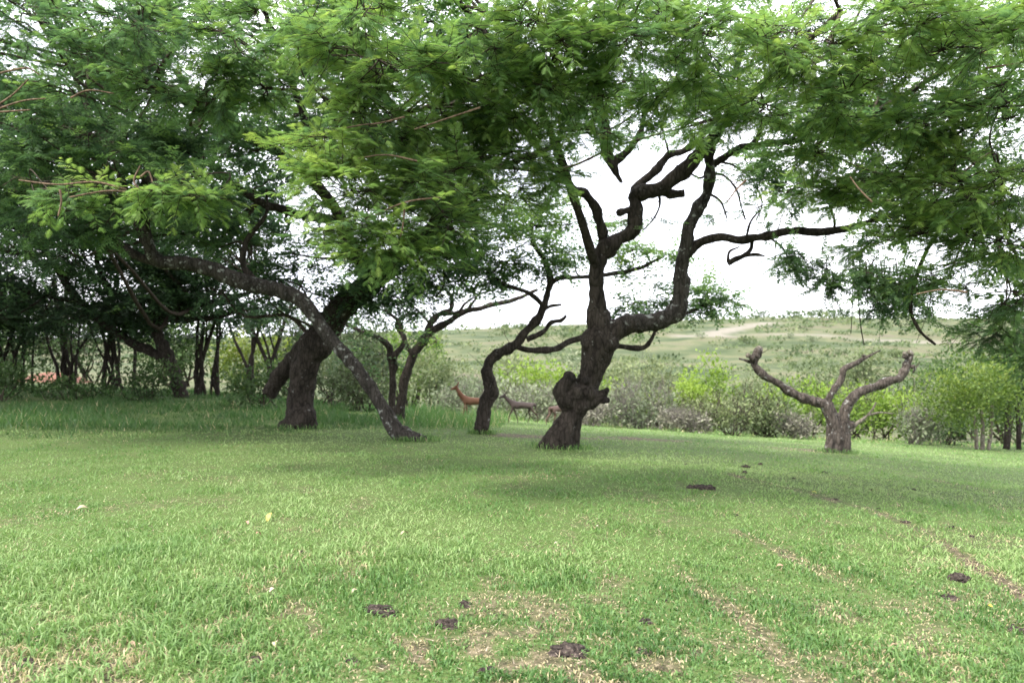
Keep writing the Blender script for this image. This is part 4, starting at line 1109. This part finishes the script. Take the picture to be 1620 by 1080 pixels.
# ------------------------------------------------------------------ antelopes
def antelope(label, px, py, d, yaw, mat, scale=1.0, head=0.0, stride=0.1, ground_z=None):
    """female antelope, local +X forward; one skinned body"""
    J, E, Rr = [], [], []
    def node(p, r, parent=None):
        J.append(p); Rr.append(r if isinstance(r, tuple) else (r, r))
        if parent is not None: E.append((parent, len(J) - 1))
        return len(J) - 1
    hip = node((-.33, 0, .70), (.135, .145))
    rump = node((-.46, 0, .69), (.085, .10), hip)
    tail = node((-.505, 0, .60), (.024, .02), rump)
    node((-.515, 0, .47), (.014, .012), tail)
    bel = node((-.12, 0, .665), (.145, .155), hip)
    che = node((.12, 0, .66), (.145, .17), bel)
    sho = node((.32, 0, .69), (.115, .15), che)
    nb = node((.43, 0, .78), (.085, .115), sho)
    nm = node((.53, 0, .89 + head * .5), (.062, .08), nb)
    nt_ = node((.61, 0, .99 + head), (.055, .066), nm)
    hd = node((.665, 0, 1.055 + head), (.06, .066), nt_)
    mz = node((.755, 0, 1.015 + head), (.042, .046), hd)
    node((.835, 0, .975 + head), (.028, .03), mz)
    for s in (-1, 1):
        e1 = node((.605, s * .055, 1.14 + head), (.02, .014), hd)
        e2 = node((.575, s * .09, 1.20 + head), (.022, .012), e1)
        node((.55, s * .105, 1.245 + head), (.006, .005), e2)
        st = stride * s
        a = node((.33, s * .085, .58), (.05, .07), sho)
        a = node((.33 + st * .5, s * .085, .42), (.030, .036), a)
        a = node((.34 + st * 1.1, s * .08, .24), (.02, .021), a)
        a = node((.34 + st * 1.3 - .02, s * .08, .06), (.014, .015), a)
        node((.355 + st * 1.35, s * .08, .005), (.019, .02), a)
        a = node((-.34, s * .085, .58), (.07, .095), hip)
        a = node((-.31 - st * .6, s * .09, .44), (.043, .052), a)
        a = node((-.43 - st * 1.0, s * .085, .285), (.021, .024), a)
        a = node((-.40 - st * 1.3, s * .085, .07), (.014, .015), a)
        node((-.385 - st * 1.35, s * .085, .005), (.019, .02), a)
    me = bpy.data.meshes.new('antelope')
    me.from_pydata([tuple(p) for p in J], E, [])
    o = bpy.data.objects.new('antelope', me)
    COL.objects.link(o)
    sk = o.modifiers.new('skin', 'SKIN')
    sk.branch_smoothing = .6
    for i, r in enumerate(Rr):
        me.skin_vertices[0].data[i].radius = r
    me.skin_vertices[0].data[hip].use_root = True
    sb = o.modifiers.new('sub', 'SUBSURF'); sb.levels = 1; sb.render_levels = 1
    dg = bpy.context.evaluated_depsgraph_get(); dg.update()
    m2 = bpy.data.meshes.new_from_object(o.evaluated_get(dg))
    o.modifiers.clear(); o.data = m2; bpy.data.meshes.remove(me)
    m2.materials.clear(); m2.materials.append(mat)
    m2.polygons.foreach_set('use_smooth', np.ones(len(m2.polygons), bool))
    p = P(px, py, d)
    o.location = (p[0], p[1], float(hgt(p[0], p[1])) if ground_z is None else ground_z)
    o.rotation_euler = (0, 0, yaw)
    o.scale = (scale,) * 3
    return tag(o, label, 'antelope', 'antelopes walking along the bush edge')


def coat(name, back, flank, belly, leg, face):
    m, nt, out = material(name)
    tc = N(nt, 'ShaderNodeTexCoord')
    sx = N(nt, 'ShaderNodeSeparateXYZ'); nt.links.new(tc.outputs['Object'], sx.inputs[0])
    nz = N(nt, 'ShaderNodeTexNoise', Scale=9.0, Detail=4.0); nt.links.new(tc.outputs['Object'], nz.inputs['Vector'])
    ad = N(nt, 'ShaderNodeMath', operation='MULTIPLY_ADD'); nt.links.new(nz.outputs['Fac'], ad.inputs[0]); ad.inputs[1].default_value = .07; nt.links.new(sx.outputs['Z'], ad.inputs[2])
    c = cramp(nt, [(.10, leg), (.46, leg), (.54, belly), (.60, flank), (.72, flank), (.80, back), (1.0, back)], ad.outputs[0])
    fm = cramp(nt, [(.60, (0, 0, 0)), (.70, (1, 1, 1))], sx.outputs['X'])
    c = mixc(nt, fm, c, face)
    b = N(nt, 'ShaderNodeBsdfPrincipled', Roughness=.75); b.inputs['Specular IOR Level'].default_value = .25
    nt.links.new(c, b.inputs['Base Color']); nt.links.new(b.outputs[0], out.inputs[0])
    return m


red = coat('chestnut coat', (.115, .05, .027), (.135, .066, .037), (.3, .22, .15), (.17, .10, .06), (.13, .06, .035))
drab = coat('grey brown coat', (.045, .033, .03), (.06, .044, .039), (.075, .056, .047), (.065, .044, .032), (.034, .028, .026))
fawn = coat('fawn coat', (.075, .047, .039), (.095, .061, .05), (.12, .09, .07), (.095, .06, .042), (.06, .042, .035))
gA = ground(822, 669, dmin=17)
dA = float(gA[1]) if gA is not None else 27.0
sA = dA / 27.0
antelope('grey-brown antelope walking left, between the thin twisted tree and the burled trunk', 826, 600, dA, R(180), drab, .92 * sA, -.05, .13)
antelope('chestnut antelope with head raised, mostly hidden behind the thin twisted stem', 752, 600, dA - .6, R(176), red, .98 * sA, .06, .05)
antelope('fawn antelope with only its hindquarters showing behind the burled trunk', 884, 600, dA + .3, R(38), fawn, .88 * sA, -.25, .12)

# ------------------------------------------------------------------ grass
def blades(bag, x, y, h, w, tint, lean=.6, seg=2):
    n = len(x)
    z = hgt(x, y) - .005
    a = rng.random(n) * 2 * math.pi
    side = np.stack([np.cos(a), np.sin(a), np.zeros(n)], -1)
    l = rng.random(n) * 2 * math.pi
    ln = np.stack([np.cos(l), np.sin(l), np.zeros(n)], -1) * (lean * (.3 + .9 * rng.random(n)))[:, None]
    b = np.stack([x, y, z], -1)
    up = np.array([0, 0, 1.])
    m1 = b + (up * .62 + ln * .32) * h[:, None]
    t = b + (up * (1 - .35 * np.linalg.norm(ln, axis=1)[:, None]) + ln * 1.0) * h[:, None]
    hw = side * (w / 2)[:, None]
    if seg == 2:
        v = np.stack([b - hw * .7, b + hw * .7, m1 + hw, m1 - hw, t], 1)
        i = np.arange(n)[:, None] * 5
        bag.add(v.reshape(-1, 3), [i + [0, 1, 2, 3], i + [3, 2, 4]], np.repeat(tint, 5))
    else:
        v = np.stack([b - hw, b + hw, t], 1)
        i = np.arange(n)[:, None] * 3
        bag.add(v.reshape(-1, 3), [i + [0, 1, 2]], np.repeat(tint, 3))


def sow(n, d0, d1, margin=230):
    """spread points evenly over the view, denser near"""
    d = np.exp(math.log(d0) + (math.log(d1) - math.log(d0)) * rng.random(n))
    px = -margin + (1620 + 2 * margin) * rng.random(n)
    return (px - CX) / F * d, d, px


def tallness(x, y):
    """0 on mown lawn, 1 in the rough grass under and beyond the trees"""
    px = CX + F * x / y
    edge = np.interp(px, [-300, 0, 200, 420, 560, 640, 690, 790, 812, 1000, 1200, 1330, 1500, 1900], [14.0, 14.2, 14.6, 16, 17.5, 17.6, 18.2, 19.8, 29, 29, 28, 27, 29, 29])
    return sm(0, 3.2, y - edge + (fbm(x * .8, y * .8, 61) - .5) * 3.0)


GB = Bag()
for n, d0, d1, seg, hh, ww in ((76000, 3.3, 6.5, 2, .040, .0088), (100000, 6.2, 13, 1, .038, .0150), (60000, 12.5, 31, 1, .04, .026)):
    x, y, px = sow(n, d0, d1)
    bare = bare_at(x, y)
    tl = tallness(x, y)
    keep = (rng.random(n) > bare * .6) & (tl < .6)
    x, y, bare = x[keep], y[keep], bare[keep]
    n = len(x)
    clump = fbm(x * 2.3, y * 2.3, 81, 4)
    big = fbm(x * .45, y * .45, 91, 3)
    h = hh * (.65 + .9 * sm(.3, .75, clump)) * (.6 + .8 * rng.random(n)) * (1 - .4 * bare)
    h *= 1 + .7 * sm(9, 4.5, y) * sm(.42, .6, big)
    w = ww * (.7 + .6 * rng.random(n)) * (y / 18 if d0 > 12 else 1)
    tint = .66 - .4 * (clump - .5) + .8 * (big - .5) - .18 * sm(8.5, 4.6, y) + rng.normal(size=n) * .11
    tint = np.clip(tint, 0, .79)
    strawy = rng.random(n) < (.022 * sm(10, 5, y) + .004 + .75 * bare + .04 * sm(.5, .35, big) * sm(11, 6, y) + .06 * sm(6, 4.2, y))
    tint[strawy] = .84 + .16 * rng.random(strawy.sum())
    h[strawy] *= .7
    blades(GB, x, y, h, w, tint, lean=1.15, seg=seg)
tag(GB.build('lawn_grass', M['grass']), 'short green mown lawn grass covering the foreground', 'grass', kind='stuff')

# dry clippings and straw litter lying in the worn places
LB = Bag()
x, y, px = sow(60000, 3.2, 11)
keep = rng.random(len(x)) < np.clip(bare_at(x, y) * .75 + .02, 0, 1)
x, y = x[keep], y[keep]; n = len(x)
dv = unit(n); dv[:, 2] = .25 * np.abs(dv[:, 2])
stamp(LB, (np.array([[0, -.07, 0], [0, .07, 0], [1, 0, .05]]), np.array([[0, 1, 2]])), np.stack([x, y, hgt(x, y) + .006 + .02 * rng.random(n)], -1), frames(dv, np.tile([0, 0, 1.], (n, 1)) + unit(n) * .4), (.014 + .03 * rng.random(n)) * (.7 + y / 12), np.where(rng.random(n) < .4, .02, .3 + .5 * rng.random(n)))
M['litter'] = leafmat('dry litter', [(0.0, (.05, .036, .028)), (.2, (.16, .12, .085)), (.6, (.34, .27, .19)), (1.0, (.5, .43, .34))], .1)
tag(LB.build('dry_litter', M['litter']), 'pale dry straw litter in the worn patches of the lawn', 'litter', kind='stuff')

GB = Bag()
x, y, px = sow(90000, 14.5, 34)
tl = tallness(x, y)
keep = rng.random(len(x)) < tl
x, y, tl, px = x[keep], y[keep], tl[keep], px[keep]
n = len(x)
cl_ = fbm(x * 1.1, y * 1.1, 101, 3)
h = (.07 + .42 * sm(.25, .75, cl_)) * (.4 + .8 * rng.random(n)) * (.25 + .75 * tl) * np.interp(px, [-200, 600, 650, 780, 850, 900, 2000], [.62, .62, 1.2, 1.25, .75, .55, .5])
tint = .05 + .3 * (cl_ - .5) + rng.normal(size=n) * .1 + np.interp(px, [560, 900], [0, .5])  # blades darker towards the left: the trees' shade is put into their tint
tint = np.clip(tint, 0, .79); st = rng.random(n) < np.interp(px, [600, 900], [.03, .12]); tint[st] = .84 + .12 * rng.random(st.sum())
for gb, rb in ((g0, .42), (g1, .22), (g2, .45), (g3, .34), (g5, .36)):
    k_ = 420; a_ = rng.random(k_) * 6.283; q_ = rb * (.75 + .9 * rng.random(k_) ** 2)
    blades(GB, gb[0] + np.cos(a_) * q_, gb[1] + np.sin(a_) * q_ * .9, (.05 + .13 * rng.random(k_)), .012 * (.6 + .8 * rng.random(k_)), np.clip(.4 + .2 * rng.normal(size=k_), 0, .95), lean=.8, seg=2)
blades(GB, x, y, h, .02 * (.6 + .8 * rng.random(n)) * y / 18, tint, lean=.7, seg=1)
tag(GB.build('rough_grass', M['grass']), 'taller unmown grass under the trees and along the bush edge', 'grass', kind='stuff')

# ------------------------------------------------------------------ clods, leaves and litter on the lawn
m, nt, out = material('dark clod')
tc = N(nt, 'ShaderNodeTexCoord')
nn = N(nt, 'ShaderNodeTexNoise', Scale=45.0, Detail=6.0); nt.links.new(tc.outputs['Object'], nn.inputs['Vector'])
b = N(nt, 'ShaderNodeBsdfPrincipled', Roughness=.95); b.inputs['Specular IOR Level'].default_value = .1
nt.links.new(cramp(nt, [(.35, (.018, .015, .013)), (.6, (.06, .047, .04)), (.78, (.17, .135, .11))], nn.outputs['Fac']), b.inputs['Base Color'])
bu = N(nt, 'ShaderNodeBump', Strength=1.0, Distance=.02); nt.links.new(nn.outputs['Fac'], bu.inputs['Height']); nt.links.new(bu.outputs['Normal'], b.inputs['Normal'])
nt.links.new(b.outputs[0], out.inputs[0])
CLOD = m


def clod(px, py, w, label, stretch=1.0, rot=0.0, flat=.42, group='dark clods on the lawn'):
    g = ground(px, py)
    r = w / F * g[1] / 2 * .92
    g = g - np.array([0, 0, r * .05])
    bm = bmesh.new()
    nf = 4 if w < 14 else int(7 + w * .35)
    for k in range(nf):
        q0 = random.random() ** .6 * (.55 if w < 14 else .9)
        a = random.random() * 6.283
        c = Vector((math.cos(a) * q0 * r * stretch, math.sin(a) * q0 * r, r * flat * .25 * (1 - q0)))
        rr0 = r * (.34 + .26 * random.random()) * (1.15 - .5 * q0)
        sd_ = Vector((random.random() * 40, random.random() * 40, 0))
        for v in bmesh.ops.create_icosphere(bm, subdivisions=2, radius=1)['verts']:
            q = v.co.copy()
            kk = 1 + .7 * mnoise.noise(q * 1.3 + sd_) + .4 * mnoise.noise(q * 3.5 + sd_)
            v.co = c + Vector((q.x * rr0 * kk * 1.25, q.y * rr0 * kk, q.z * rr0 * (.5 + flat) * kk + rr0 * .15))
    me = bpy.data.meshes.new('clod'); bm.to_mesh(me); bm.free()
    o = put('clod', me, None, CLOD)
    o.location = tuple(g); o.rotation_euler = (0, 0, rot)
    return tag(o, label, 'clod', group)


clod(900, 1033, 54, 'broad dark dung patch flattened in the grass at the bottom centre', 1.1, .3, .22)
clod(602, 968, 40, 'elongated black clod left of the bottom centre', 1.5, -.7, .4)
clod(733, 958, 24, 'dark clod in the dry patch right of the elongated black one', .8, .4)
clod(708, 990, 34, 'ragged dark clod below the dry patch near the bottom centre', 1.4, -.5)
clod(1023, 984, 22, 'small dark clod right of the broad dung patch, higher up')
clod(1018, 1034, 26, 'small dark clod just right of the broad dung patch', 1.3, -.3)
clod(1517, 917, 32, 'large dark dung heap on the right beside the worn track', 1.1, .2, .5)
clod(1500, 947, 24, 'dark clod just below the large dung heap on the right', 1.4, -.4)
clod(310, 1030, 34, 'dark clod in the dry patch at the lower left', 1.4, .3)
clod(170, 1055, 26, 'dark clod near the bottom left corner', 1.5, .2)
clod(350, 930, 22, 'dark clod in the green grass left of centre', 1.2, .5)
clod(45, 1050, 30, 'dark clod in the dry litter at the very bottom left', 1.4, .4)
clod(100, 1064, 24, 'ragged dark clod at the bottom edge near the left corner', 1.5, -.3)
clod(405, 1046, 26, 'dark clod at the bottom edge right of the lower left dry patch', 1.5, -.4)
clod(555, 1048, 22, 'small dark clod at the bottom edge below the elongated black one', 1.3, .5)
clod(770, 1062, 24, 'dark clod at the bottom edge left of the broad dung patch', 1.4, .2)
clod(1608, 998, 30, 'dark clod at the right edge of the lawn', 1.3, -.6)
clod(1113, 773, 30, 'flat grey clod lying in the middle of the lawn right of the burled trunk', 1.8, -.1, .3)
clod(477, 875, 16, 'small black clod left of centre on the lawn')
clod(1165, 816, 12, 'tiny brown clod below the flat grey one')
for k, (px, py, w) in enumerate(sorted(((1432, 827, 15), (1468, 868, 16), (1506, 835, 12), (1540, 850, 10), (1180, 739, 14), (1205, 735, 12), (1178, 748, 12), (1305, 748, 12), (1445, 775, 10), (1390, 805, 8), (1320, 790, 9), (1085, 735, 8), (1168, 883, 10), (1052, 950, 12), (1255, 757, 9), (1378, 775, 9)))):
    clod(px, py, w, 'small dark clod scattered on the right half of the lawn, ' + ('leftmost of them' if k == 0 else ORD[k] + ' from the left'), 1 + .5 * random.random(), random.random() * 3)


def fallen_leaf(px, py, w, col, label, group='fallen leaves on the lawn', lift=.03):
    g = ground(px, py)
    L = w / F * g[1]
    n = 7
    V = []
    for i in range(n):
        t = i / (n - 1)
        wd = .22 * L * math.sin(math.pi * (.08 + .88 * t))
        zz = lift + .25 * L * math.sin(math.pi * t)
        V += [((t - .5) * L, -wd, zz + .35 * wd), ((t - .5) * L, 0, zz), ((t - .5) * L, wd, zz + .35 * wd)]
    i3 = np.arange(n * 3).reshape(n, 3)
    q = np.stack([i3[:-1, :-1], i3[1:, :-1], i3[1:, 1:], i3[:-1, 1:]], -1).reshape(-1, 4)
    key = 'leaf%s' % (col,)
    if key not in M:
        mm, nt, out = material('fallen leaf')
        b = N(nt, 'ShaderNodeBsdfPrincipled', Roughness=.7)
        nz = N(nt, 'ShaderNodeTexNoise', Scale=60.0)
        nt.links.new(cramp(nt, [(.3, tuple(c * .6 for c in col)), (.7, col)], nz.outputs['Fac']), b.inputs['Base Color'])
        nt.links.new(b.outputs[0], out.inputs[0])
        M[key] = mm
    o = put('fallen_leaf', mesh('leaf', V, [q], None, True), None, M[key])
    o.location = tuple(g); o.rotation_euler = (rng.normal() * .2, rng.normal() * .2, random.random() * 6)
    return tag(o, label, 'leaf', group)


o = fallen_leaf(429, 822, 17, (.5, .4, .1), 'curled yellow leaf standing in the grass on the left half of the lawn', lift=.05)
o.rotation_euler = (.2, -.9, 1.2)
fallen_leaf(390, 832, 12, (.5, .26, .2), 'small pinkish leaf left of the curled yellow leaf')
fallen_leaf(408, 850, 12, (.5, .26, .2), 'small pinkish leaf below the curled yellow leaf')
fallen_leaf(1570, 965, 10, (.7, .55, .05), 'tiny yellow flower-like leaf at the right below the dung heap')
fallen_leaf(1287, 783, 9, (.7, .6, .08), 'tiny yellow leaf in the middle of the shaded lawn')
for k, (px, py, w) in enumerate(sorted(((130, 808, 16), (640, 850, 16), (340, 1010, 20), (250, 1000, 18), (440, 1028, 22), (205, 1030, 22), (430, 940, 14), (932, 912, 12), (945, 838, 9), (880, 865, 9), (1236, 900, 12), (1328, 985, 14), (1040, 1005, 12), (1415, 1030, 14), (560, 940, 12), (60, 1020, 18)))):
    fallen_leaf(px, py, w, random.choice([(.42, .33, .22), (.5, .42, .32), (.33, .22, .14)]), 'small dry pale leaf lying in the grass, ' + ('leftmost of the dry leaves' if k == 0 else ORD[k] + ' dry leaf from the left'))
